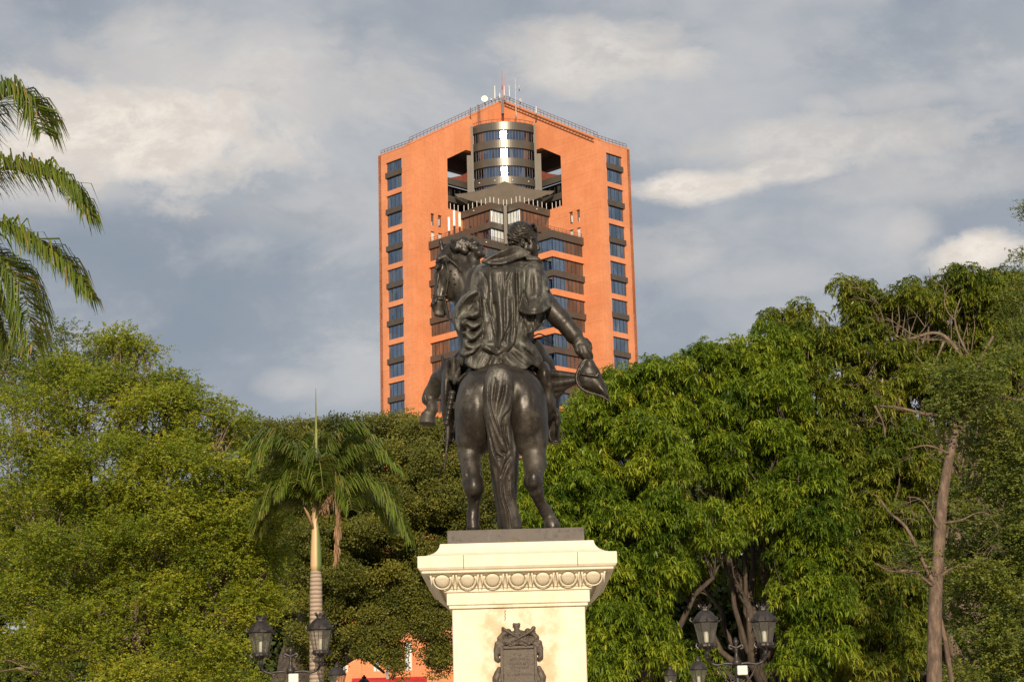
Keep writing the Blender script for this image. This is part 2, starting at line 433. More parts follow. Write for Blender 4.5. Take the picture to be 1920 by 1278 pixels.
        # pier at the valley, little lamps
        if s == 1:
            pv = MB(); pv.hexa([(XC - .3, 326.6, 94.2), (XC + .3, 326.6, 94.2), (XC + .3, 327.6, 94.2), (XC - .3, 327.6, 94.2), (XC - .3, 326.6, 101.6), (XC + .3, 326.6, 101.6), (XC + .3, 327.6, 101.6), (XC - .3, 327.6, 101.6)])
            pv.build('pier', M_pier, T)
        for (f_, t_, z_) in ((go, Go * .45, 101.1), (fi, Li * .55, 93.7), (gi, Gi * .96, 101.1)):
            lm = MB(); c = f_.p(t_, z_, .22); lm.lathe([(.02, -.12), (.12, -.07), (.14, 0), (.12, .07), (.02, .12)], 10, c); lm.build('wall_lamp', M_whitem, T, smooth=True)
    wall.build('wall', M_brick, T); wall2.build('wing_wall', M_brick2, T); bo = brown.build('spandrel', M_brown, T); bo['kind'] = 'stuff'; bo = lowg.build('window', M_glass, T); bo['kind'] = 'stuff'
    # ---- turret
    cY, Rr = 338.6, 8.15
    def arc(a0, a1, n, r, z): return [np.array([XC + r * math.sin(a0 + (a1 - a0) * i / n), cY - r * math.cos(a0 + (a1 - a0) * i / n), z]) for i in range(n + 1)]
    A = rad(46.5); zs = [119.35, 117.78, 115.77, 114.21, 112.17, 110.65, 108.54, 107.03, 104.6, 101.8]
    def ring(mb, z0, z1, r0, r1, n=32):
        a = arc(-A, A, n, r1, 0); b = arc(-A, A, n, r0, 0)
        for i in range(n):
            mb.hexa([(a[i][0], a[i][1], z0), (a[i + 1][0], a[i + 1][1], z0), (b[i + 1][0], b[i + 1][1], z0), (b[i][0], b[i][1], z0),
                     (a[i][0], a[i][1], z1), (a[i + 1][0], a[i + 1][1], z1), (b[i + 1][0], b[i + 1][1], z1), (b[i][0], b[i][1], z1)])
    tb = MB()
    tbs = []
    for i in range(0, 9, 2):
        tb = MB(); ring(tb, zs[i + 1], zs[i], Rr - .8, Rr); tbs.append(tb)
    for sgn in (-1, 1):   # flanking piers
        pr_ = MB()
        x = XC + sgn * 5.78
        pr_.box(min(x, x + sgn * .45), max(x, x + sgn * .45), 331.9, 334.5, 101.8, 119.1)
        x = XC + sgn * 6.24
        pr_.box(min(x, x + sgn * .8), max(x, x + sgn * .8), 332.2, 335.5, 103, 113.4)
        pr_.build('pier', M_pier, T)
    tt = [b_.build('turret_band', M_taupe, T, smooth=30) for b_ in tbs][0]
    cap = MB(); cap.prism([tuple(p) for p in arc(-A, A, 24, Rr - .3, 118.9)] + [(XC + 5, 336, 118.9), (XC - 5, 336, 118.9)], (0, 0, .2)); cap.build('roof', M_taupe, tt)
    for i in (1, 3, 5, 7):
        g = MB(); ng = 11; a = arc(-A, A, ng, Rr - .32, 0)   # flat panes
        for j in range(ng):
            g.add([(a[j][0], a[j][1], zs[i + 1]), (a[j + 1][0], a[j + 1][1], zs[i + 1]), (a[j + 1][0], a[j + 1][1], zs[i]), (a[j][0], a[j][1], zs[i])], [(0, 1, 2, 3)])
        w = g.build('turret_window', M_glass2, T, recalc=False)
        f = MB(); a2 = arc(-A, A, 22, Rr - .29, 0)
        for j in range(1, 22): f.box(a2[j][0] - .03, a2[j][0] + .03, a2[j][1] - .03, a2[j][1] + .03, zs[i + 1], zs[i])
        f.build('mullion', M_frame, w)
        f = MB(); 
        for (r0_, r1_) in ((Rr - .4, Rr - .2),):
            a = arc(-A, A, 32, r1_, 0); b = arc(-A, A, 32, r0_, 0)
            for k in range(32):
                f.hexa([(a[k][0], a[k][1], zs[i] - .14), (a[k + 1][0], a[k + 1][1], zs[i] - .14), (b[k + 1][0], b[k + 1][1], zs[i] - .14), (b[k][0], b[k][1], zs[i] - .14),
                        (a[k][0], a[k][1], zs[i] - .003), (a[k + 1][0], a[k + 1][1], zs[i] - .003), (b[k + 1][0], b[k + 1][1], zs[i] - .003), (b[k][0], b[k][1], zs[i] - .003)])
        f.build('head_frame', M_frame, w)
    tr = MB()
    tr.tube([p + np.array([0, .4, 120.0]) for p in arc(-A, A, 20, Rr, 0)], .05, 5)
    for p in arc(-A, A, 12, Rr, 0): tr.tube([p + np.array([0, .4, 119.2]), p + np.array([0, .4, 120.0])], .04, 5)
    tr.build('railing', M_rail, tt)
    for x_ in (916, 931, 962, 992 - 20 + 4, 989):
        pass
    for px, py in ((899, 342), (928, 336.5), (961, 335.5), (991, 339.5)):
        a = math.asin((at(px, py, 331)[0] - XC) / Rr); lm = MB(); lm.lathe([(.02, -.12), (.12, -.07), (.14, 0), (.12, .07), (.02, .12)], 10, (XC + (Rr + .06) * math.sin(a), cY - (Rr + .06) * math.cos(a), 107.75)); lm.build('wall_lamp', M_whitem, tt, smooth=True)
    # canopy: stretched membrane with a raised peak
    N, Mm = 28, 10; V = []; F = []
    for j in range(Mm + 1):
        w = j / Mm
        for i in range(N + 1):
            u = -1 + 2 * i / N
            peak = (1 - abs(u)) ** 2.0
            back = at(852 + (i / N) * 188, 364 - 2.5 * (i / N) * 2.4 - 21 * peak, 330.2)
            front = at(864 + (i / N) * 163, 370 - 6 * (i / N) + 17 * (1 - abs(u) ** 2.2), 329.0)
            sag = .35 * math.sin(math.pi * w)
            p = back * (1 - w) + front * w - np.array([0, 0, sag]); V.append(p)
    for j in range(Mm):
        for i in range(N): F.append((j * (N + 1) + i, j * (N + 1) + i + 1, (j + 1) * (N + 1) + i + 1, (j + 1) * (N + 1) + i))
    cn = mesh_obj('canopy', V, F, M_canvas, T, smooth=True); md = cn.modifiers.new('thick', 'SOLIDIFY'); md.thickness = .08
    cp = MB()
    cp.tube([at(943, 344, 329.9), at(943, 385, 329.9)], .07, 6)
    cp.build('canopy_pole', M_pier, cn)
    # slot and shallow facets below the apex
    sl = MB(); sl.box(XC - .25, XC + .25, 336.6, 337.6, 123.2, 126.4); sl.build('roof_slot', M_frame, T)
    # ladder on the gable
    fw = Fr(P2(-1, 17.1, 321.8), (1, 1, 0), (1, -1, 0)); ld = MB(); t0 = 12.35 * R2
    for dt in (-.28, .28): ld.tube([fw.p(t0 + dt, 118.6, .25), fw.p(t0 + dt, 124.2, .25)], .06, 5)
    for k in range(14): ld.tube([fw.p(t0 - .28, 118.8 + k * .4, .25), fw.p(t0 + .28, 118.8 + k * .4, .25)], .04, 4)
    ld.build('ladder', M_rail, T)
    # open lattice along the right-hand gable edge
    fw = Fr(P2(1, 17.1, 321.8), (-1, 1, 0), (-1, -1, 0)); lt = MB()
    zt = lambda l: 112.4 + l * .826
    for off in (-.15, -.75): lt.tube([fw.p(.5, zt(.35) + off, .12), fw.p(16.7 * R2, zt(16.7) + off, .12)], .06, 5)
    for k in range(30):
        l = .6 + k * .54; lt.tube([fw.p(l * R2, zt(l) - .15, .12), fw.p((l + .3) * R2, zt(l + .3) - .75, .12)], .05, 4)
    lt.build('cable_tray', M_rail, T)
    # ---- things on the roof: masts, aerials, dishes, each its own
    def mast(px, y0, y1, col, r=.06, label='', Y=337.5, name='antenna_mast', cat='antenna', grp='aerials on the tower roof', red=None):
        a, b = at(px[0], y1, Y), at(px[1], y0, Y)
        t = thing(name, label, cat, tuple(a), grp)
        m = MB(); m.tube([a, a * .5 + b * .5, b], [r, r * .9, r * .6], 6); m.build('pole', col, t)
        m = MB(); m.box(a[0] - .15, a[0] + .15, Y - .15, Y + .15, a[2] - .1, a[2] + .25); m.build('mount', M_frame, t)
        if red:
            m = MB(); c = at(px[0], red[0], Y); d = at(px[0], red[1], Y); m.tube([c, d], r * 1.5, 6); m.build('sleeve', M_redm, t)
        return t
    mast((941.5, 941), 132, 190, mat_plain('pale_red_mast', (.42, .16, .16), .6), .09, 'tallest thin red and white mast at the very apex of the tower', red=(168, 161))
    mast((946.5, 946.5), 139, 188, mat_plain('pinkish_mast', (.5, .25, .24), .6), .07, 'slightly shorter pink mast just right of the tallest mast at the apex')
    mast((928, 927.5), 161, 188, M_whitem, .13, 'lone white rod aerial left of the apex cluster, right of the round dish')
    mast((955.5, 954.5), 160, 184, M_whitem, .09, 'white rod aerial right of the apex cluster')
    mast((937, 936.7), 175, 186, M_whitem, .14, 'short stubby white aerial at the left foot of the apex masts')
    mast((945.5, 945.5), 162, 182, M_whitem, .10, 'white aerial between the two tall red masts at the apex')
    mast((967.7, 966), 147, 221, mat_plain('pale_grey_mast', (.5, .46, .42), .6), .11, 'long pole with two small dishes fixed to the gable right of the apex', Y=334.0, name='dish_mast')
    mast((1005.5, 1005.2), 200, 215, M_whitem, .12, 'short white aerial farther down the right gable slope', Y=330.5)
    mast((882, 882), 201, 214, M_frame, .07, 'short dark post on the left gable slope', Y=331.5)
    def dish(px, py, Y, r, label, ang=0):
        c = at(px, py, Y); t = thing('satellite_dish', label, 'dish', tuple(c - np.array([0, 0, r * 1.5])), 'dishes on the tower roof')
        V = []; F = []; n = 18
        for ri in range(5):
            rr = r * ri / 4; dp = .25 * r * (ri / 4) ** 2
            for k in range(n):
                th = 2 * math.pi * k / n; x, y, z = rr * math.cos(th), -dp, rr * math.sin(th)
                V.append(c + np.array([x * math.cos(ang) - y * math.sin(ang), x * math.sin(ang) + y * math.cos(ang), z]))
        for ri in range(4):
            for k in range(n): k2 = (k + 1) % n; F.append((ri * n + k, ri * n + k2, (ri + 1) * n + k2, (ri + 1) * n + k))
        o = mesh_obj('reflector', V, F, M_whitem, t, smooth=True); md = o.modifiers.new('s', 'SOLIDIFY'); md.thickness = .05
        m = MB(); m.tube([c + np.array([0, .1, 0]), c + np.array([0, .35, -r * .6]), c + np.array([0, .35, -r * 1.7])], .07, 6); m.build('stand', M_frame, t)
        m = MB(); m.tube([c, c + np.array([math.sin(ang) * .7, -math.cos(ang) * .7, 0]) * r * 1.1], .04, 5); m.build('feed_arm', M_frame, t)
    dish(908.7, 186, 336.5, .66, 'large round white dish left of the tower apex')
    dish(921, 186.5, 336.5, .2, 'tiny white dish between the round dish and the lone white rod', .5)
    dish(973.5, 164.5, 334, .36, 'upper small dish turned edge-on at the long pole', 1.1)
    dish(975.5, 188.5, 334, .36, 'lower small tilted dish beside the long pole', .9)
    # cellular panel aerials on the lower terrace, left
    for k, (px, y0, y1) in enumerate(((842, 407, 433), (851.8, 394.5, 423.5), (862, 399, 425))):
        a, b = at(px, y1, 326), at(px, y0, 326)
        t = thing('panel_antenna', ['white panel aerial nearest the narrow windows, left of three on the terrace', 'tallest and middle white panel aerial on the terrace with grey mount', 'white panel aerial closest to the brown glass block on the terrace'][k], 'antenna', tuple(a), 'white panel aerials on the terrace')
        m = MB(); m.box(a[0] - .2, a[0] + .2, 325.9, 326.1, a[2], b[2]); o = m.build('panel', M_whitem, t); bv = o.modifiers.new('b', 'BEVEL'); bv.width = .05
        m = MB(); m.tube([np.array([a[0], 326.25, 94.2]), np.array([a[0], 326.25, b[2] - .2])], .08, 6); m.build('pole', M_frame, t)
        m = MB(); m.box(a[0] - .12, a[0] + .12, 326.0, 326.3, a[2] + .3, a[2] + .5); m.build('bracket', M_frame, t)
    return T
tower = build_tower()
# ------------------------------------------------------------------ sculpting with distance fields
import openvdb
YS = 19.45
def SP(p):  # (px, py, depth) -> world
    return at(p[0], p[1], YS + p[2])
def RP(r, d=0.0): return r * (YS + d) / FPX * 1.02

class Vol:
    def __init__(s, lo, hi, h=.013):
        s.h = h; s.lo = np.array(lo, np.float32) - 4 * h
        s.n = np.ceil((np.array(hi) - s.lo) / h).astype(int) + 5
        s.d = np.full(tuple(s.n), 9.0, np.float32)
    def sub(s, lo, hi):
        a = np.clip(np.floor((np.array(lo) - s.lo) / s.h).astype(int), 0, s.n); b = np.clip(np.ceil((np.array(hi) - s.lo) / s.h).astype(int) + 1, 0, s.n)
        if np.any(b <= a): return None
        sl = tuple(slice(i, j) for i, j in zip(a, b))
        g = [s.lo[i] + s.h * np.arange(a[i], b[i], dtype=np.float32) for i in range(3)]
        return sl, g[0][:, None, None], g[1][None, :, None], g[2][None, None, :]
    def put(s, sl, f, k, neg=False):
        d = s.d[sl]
        if neg:
            f = -f; h = np.clip(.5 - .5 * (d - f) / k, 0, 1); s.d[sl] = d * (1 - h) + f * h + k * h * (1 - h)
        else:
            h = np.clip(.5 + .5 * (f - d) / k, 0, 1); s.d[sl] = f * (1 - h) + d * h - k * h * (1 - h)
    def cone(s, a, b, ra, rb, k=.03, neg=False):
        a = np.array(a, np.float32); b = np.array(b, np.float32); R = max(ra, rb) + 3 * k + 2 * s.h
        q = s.sub(np.minimum(a, b) - R, np.maximum(a, b) + R)
        if q is None: return
        sl, X, Y, Z = q; d = b - a; L2 = float(d @ d) + 1e-9
        t = np.clip(((X - a[0]) * d[0] + (Y - a[1]) * d[1] + (Z - a[2]) * d[2]) / L2, 0, 1)
        f = np.sqrt((X - a[0] - t * d[0]) ** 2 + (Y - a[1] - t * d[1]) ** 2 + (Z - a[2] - t * d[2]) ** 2) - (ra + (rb - ra) * t)
        s.put(sl, f, k, neg)
    def ell(s, c, r, k=.03, R=None, neg=False):
        c = np.array(c, np.float32); r = np.array(r, np.float32); m = float(r.max()) + 3 * k + 2 * s.h
        q = s.sub(c - m, c + m)
        if q is None: return
        sl, X, Y, Z = q; x, y, z = X - c[0], Y - c[1], Z - c[2]
        if R is not None:
            R = np.array(R, np.float32); x, y, z = (R[0, 0] * x + R[1, 0] * y + R[2, 0] * z, R[0, 1] * x + R[1, 1] * y + R[2, 1] * z, R[0, 2] * x + R[1, 2] * y + R[2, 2] * z)
        k0 = np.sqrt((x / r[0]) ** 2 + (y / r[1]) ** 2 + (z / r[2]) ** 2); k1 = np.sqrt((x / r[0] ** 2) ** 2 + (y / r[1] ** 2) ** 2 + (z / r[2] ** 2) ** 2) + 1e-6
        s.put(sl, k0 * (k0 - 1) / k1, k, neg)
    def frus(s, a, b, ra, rb, k=.01, neg=False, sq=1.0):
        a = np.array(a, np.float32); b = np.array(b, np.float32); R = max(ra, rb) + 3 * k + 2 * s.h
        q = s.sub(np.minimum(a, b) - R, np.maximum(a, b) + R)
        if q is None: return
        sl, X, Y, Z = q; d = b - a; L = float(np.sqrt(d @ d)); d = d / L
        t = (X - a[0]) * d[0] + (Y - a[1]) * d[1] + (Z - a[2]) * d[2]
        rr = np.sqrt((X - a[0] - t * d[0]) ** 2 + (Y - a[1] - t * d[1]) ** 2 + (Z - a[2] - t * d[2]) ** 2) - (ra + (rb - ra) * np.clip(t / L, -.2, 1.2))
        s.put(sl, np.maximum(rr, np.maximum(-t, t - L)), k, neg)
    def uv(s):
        g = [s.lo[i] + s.h * np.arange(s.n[i], dtype=np.float32) for i in range(3)]
        X = g[0][:, None, None]; Y = g[1][None, :, None]; Z = g[2][None, None, :] - EYE
        f = Y * math.cos(PITCH) + Z * math.sin(PITCH); y = -Y * math.sin(PITCH) + Z * math.cos(PITCH)
        a = FPX * X / f; b = FPX * y / f
        return (960 + a * math.cos(ROLL) - b * math.sin(ROLL)).astype(np.float32), (639 - a * math.sin(ROLL) - b * math.cos(ROLL)).astype(np.float32), Y - YS
    def fold(s, U, V, line, amp, w, soft=18):
        # line: [(u, v)...] going down; amp in px (+ ridge, - crease), fades at both ends
        l = np.array(line, float); o = np.argsort(l[:, 1]); uc = np.interp(V, l[o, 1], l[o, 0]); v0, v1 = l[:, 1].min(), l[:, 1].max()
        fade = np.clip((V - v0) / soft + .5, 0, 1) * np.clip((v1 - V) / soft + .5, 0, 1)
        s.d -= (RP(amp) * fade * np.exp(-((U - uc) / w) ** 2)).astype(np.float32)
    def rough(s, amp, fr=40.0, seed=0):
        r = np.random.RandomState(seed); g = [s.lo[i] + s.h * np.arange(s.n[i], dtype=np.float32) for i in range(3)]
        for _ in range(5):
            k = r.normal(size=3) * fr * .6; p = r.rand() * 6
            e = [np.exp(1j * (g[i] * k[i])) for i in range(3)]
            s.d += (amp * (e[0][:, None, None] * e[1][None, :, None] * e[2][None, None, :] * np.exp(1j * p)).real / 2.2).astype(np.float32)
    # pixel-traced wrappers: points (px, py, depth, r_px)
    def chain(s, pts, k=.03, neg=False):
        for a, b in zip(pts[:-1], pts[1:]): s.cone(SP(a), SP(b), RP(a[3], a[2]), RP(b[3], b[2]), k, neg)
    def blob(s, p, rx, ry, rd, k=.03, ang=0.0, neg=False, yaw=0.0):
        R = Matrix.Rotation(rad(yaw), 3, 'Z') @ Matrix.Rotation(rad(ang), 3, 'Y')
        s.ell(SP(p), (RP(rx, p[2]), rd, RP(ry, p[2])), k, np.array(R), neg)
    def mesh(s, name, mat, parent, smooth_it=0, disp=None):
        if smooth_it:
            for _ in range(smooth_it):
                d = s.d; d[1:-1, 1:-1, 1:-1] = (d[1:-1, 1:-1, 1:-1] * 2 + d[:-2, 1:-1, 1:-1] + d[2:, 1:-1, 1:-1] + d[1:-1, :-2, 1:-1] + d[1:-1, 2:, 1:-1] + d[1:-1, 1:-1, :-2] + d[1:-1, 1:-1, 2:]) / 8
        g = openvdb.FloatGrid(9.0); g.copyFromArray(np.ascontiguousarray(np.clip(s.d, -3 * s.h, 3 * s.h)))
        P, T_, Q = g.convertToPolygons(isovalue=0.0, adaptivity=0.0)
        V = P * s.h + s.lo
        Q = np.asarray(Q)[:, ::-1]
        return mesh_obj(name, V, np.ascontiguousarray(Q).astype(np.int32), mat, parent, smooth=True)

class Relief:
    """a cloth or hair surface as a depth map over the traced outline"""
    U0, V0, ST = 770.0, 400.0, 0.5
    def __init__(s, base):
        s.u, s.v = np.meshgrid(np.arange(s.U0, 1165, s.ST, dtype=np.float32), np.arange(s.V0, 1005, s.ST, dtype=np.float32), indexing='ij')
        s.D = np.asarray(base(s.u, s.v), np.float32) + 0 * s.u
    def win(s, pts, m):
        p = np.array(pts, float); a = np.clip(((p.min(0)[:2] - m - [s.U0, s.V0]) / s.ST).astype(int), 0, None); b = ((p.max(0)[:2] + m - [s.U0, s.V0]) / s.ST).astype(int) + 1
        return slice(a[0], b[0]), slice(a[1], b[1])
    def dist(s, pts, sl):
        u, v = s.u[sl], s.v[sl]; best = np.full(u.shape, 1e9, np.float32); tt = np.zeros_like(best); n = len(pts) - 1; side = np.zeros_like(best)
        for i in range(n):
            ax, ay = pts[i][:2]; bx, by = pts[i + 1][:2]; dx, dy = bx - ax, by - ay; L = dx * dx + dy * dy + 1e-9
            t = np.clip(((u - ax) * dx + (v - ay) * dy) / L, 0, 1); d = np.hypot(u - ax - t * dx, v - ay - t * dy); m = d < best
            best[m] = d[m]; tt[m] = (i + t[m]) / n; side[m] = np.sign(dx * (v - ay) - dy * (u - ax))[m]
        return best, tt, side
    def ridge(s, pts, w, amp, ends=True, n=5):
        P = [tuple(p) for p in cr([(a, b) for a, b in pts], n)] if len(pts) > 2 else pts
        sl = s.win(P, 3.2 * w); d, t, _ = s.dist(P, sl)
        f = np.sin(np.pi * np.clip(t * .9 + .05, 0, 1)) ** .5 if ends else 1.0
        s.D[sl] -= RP(amp) * f * np.exp(-(d / w) ** 2)
    def step(s, pts, w, amp, n=5):
        """a fold edge: raised on the left-hand side of the line, dropping sharply to the other"""
        P = [tuple(p) for p in cr([(a, b) for a, b in pts], n)]; sl = s.win(P, 3 * w); d, t, sd = s.dist(P, sl)
        f = np.sin(np.pi * np.clip(t * .94 + .03, 0, 1)) ** .5
        s.D[sl] += RP(amp) * f * np.where(sd > 0, np.exp(-(d / (w * .30)) ** 2), -np.exp(-(d / w) ** 2))
    def poly(s, pts, curve=True):
        P = [tuple(p) for p in cr([(a, b) for a, b in pts] + [pts[0]], 4)] if curve else list(pts) + [pts[0]]
        sl = s.win(P, 30); u, v = s.u[sl], s.v[sl]; d, _, _ = s.dist(P, sl); ins = np.zeros(u.shape, bool)
        for (ax, ay), (bx, by) in zip(P[:-1], P[1:]):
            if ay == by: continue
            c = ((ay > v) != (by > v)) & (u < (bx - ax) * (v - ay) / (by - ay) + ax); ins ^= c
        M = np.full(s.u.shape, 60, np.float32); M[sl] = np.where(ins, -d, d); return M
    def at_(s, A, U, V):
        i = np.clip(((U - s.U0) / s.ST), 0, A.shape[0] - 2); j = np.clip(((V - s.V0) / s.ST), 0, A.shape[1] - 2); i0 = i.astype(np.int32); j0 = j.astype(np.int32); fi = i - i0; fj = j - j0
        return A[i0, j0] * (1 - fi) * (1 - fj) + A[i0 + 1, j0] * fi * (1 - fj) + A[i0, j0 + 1] * (1 - fi) * fj + A[i0 + 1, j0 + 1] * fi * fj
    def put(s, vol, pts, thick, k=.008, curve=True, round_=6.0):
        M = s.poly(pts, curve); U, V, D = vol.uv(); m = s.at_(M, U, V); S_ = s.at_(s.D, U, V)
        S_ = S_ + RP(1) * 3.5 * np.exp(np.clip(m, -60, 0) / (round_ * .5))     # edges roll away
        f = np.maximum(np.maximum(S_ - D, D - S_ - thick), m * RP(1))
        vol.put((slice(None),) * 3, f.astype(np.float32), k)

def cr(pts, n=6):
    """Catmull-Rom through tuples"""
    P = [np.array(p, float) for p in pts]; P = [2 * P[0] - P[1]] + P + [2 * P[-1] - P[-2]]; out = []
    for i in range(1, len(P) - 2):
        for j in range(n):
            t = j / n; a, b, c, d = P[i - 1], P[i], P[i + 1], P[i + 2]
            out.append(.5 * ((2 * b) + (-a + c) * t + (2 * a - 5 * b + 4 * c - d) * t * t + (-a + 3 * b - 3 * c + d) * t ** 3))
    out.append(P[-2]); return out

def mat_bronze(name, base, light, patch=.5, scale=3.0, rough=.42, streak=0.0, guano=None):
    m, nt, b, o = material(name)
    tc = nt.new('ShaderNodeTexCoord').outputs['Object']
    st = nt.new('ShaderNodeVectorMath', operation='MULTIPLY', ins={0: tc, 1: (1, 1, .28 if streak else .8)}).outputs[0]
    n1 = nt.noise(st, scale, 7, .66, .4); n2 = nt.noise(tc, scale * 6, 5, .65); n3 = nt.noise(tc, 70, 3, .6)
    n4 = nt.noise(nt.new('ShaderNodeVectorMath', operation='MULTIPLY', ins={0: tc, 1: (14, 14, 1.6)}).outputs[0], 1.0, 5, .65)
    f = nt.math('MULTIPLY', nt.smooth(nt.math('ADD', nt.math('MULTIPLY', n1, .7), nt.math('MULTIPLY', n2, .3)), .46, .62), patch)
    c = nt.mix(f, base, light)
    c = nt.mix(nt.math('MULTIPLY', nt.smooth(n4, .55, .75), .45 + .3 * streak), c, tuple(x * 1.0 for x in (light[0] * .85, light[1] * 1.0, light[2] * 1.0)))      # rain streaks
    c = nt.mix(nt.math('MULTIPLY', nt.smooth(n2, .54, .72), .6), c, tuple(x * .4 for x in base))
    c = nt.mix(nt.math('MULTIPLY', nt.smooth(n3, .62, .78), .5), c, light)
    if guano:
        cx, cy, cz, r = guano
        d = nt.new('ShaderNodeVectorMath', operation='DISTANCE', ins={0: tc, 1: (cx, cy, cz)}).outputs['Value']
        g = nt.math('MULTIPLY', nt.math('SUBTRACT', 1.0, nt.smooth(nt.math('ADD', d, nt.math('MULTIPLY', n2, r * .9)), r * .5, r * 1.5)), nt.smooth(n2, .36, .55))
        c = nt.mix(nt.math('MULTIPLY', g, .75), c, (.42, .40, .35))
    nt.l.new(c, b.inputs['Base Color']); b.inputs['Metallic'].default_value = .22
    r = nt.new('ShaderNodeMapRange', ins={0: nt.math('ADD', nt.math('MULTIPLY', f, .6), nt.math('MULTIPLY', n2, .5)), 1: .1, 2: .8, 3: rough - .06, 4: rough + .28}).outputs[0]
    nt.l.new(r, b.inputs['Roughness']); b.inputs['Specular IOR Level'].default_value = .42
    bump(nt, b, nt.math('ADD', nt.math('MULTIPLY', n2, .7), nt.math('MULTIPLY', n3, .3)), .40, .012)
    return m

M_bz = mat_bronze("dark_bronze", (0.027, 0.022, 0.017), (0.100, 0.088, 0.070), .5, 2.4, .36)
_g = SP((934, 700, -.1)) - np.array([0, YS + 1.1, 3.83])
_h = SP((874, 728, .05)) - np.array([0, YS + 1.1, 3.83])
M_bzh = mat_bronze('horse_bronze', (0.028, 0.023, 0.018), (0.115, 0.102, 0.082), .55, 2.0, .35, 0, (_h[0], _h[1], _h[2], .10))
M_bzt = mat_bronze("worn_bronze", (0.036, 0.029, 0.022), (0.15, 0.135, 0.112), .5, 3.2, .40, 0, (_g[0], _g[1], _g[2], .17))
M_bzc = mat_bronze("weathered_bronze_cape", (0.042, 0.037, 0.030), (0.200, 0.195, 0.165), .8, 3.0, .42, 1)
M_bzb = mat_bronze("bronze_slab", (0.10, 0.088, 0.078), (0.19, 0.165, 0.145), .6, 3.0, .6)

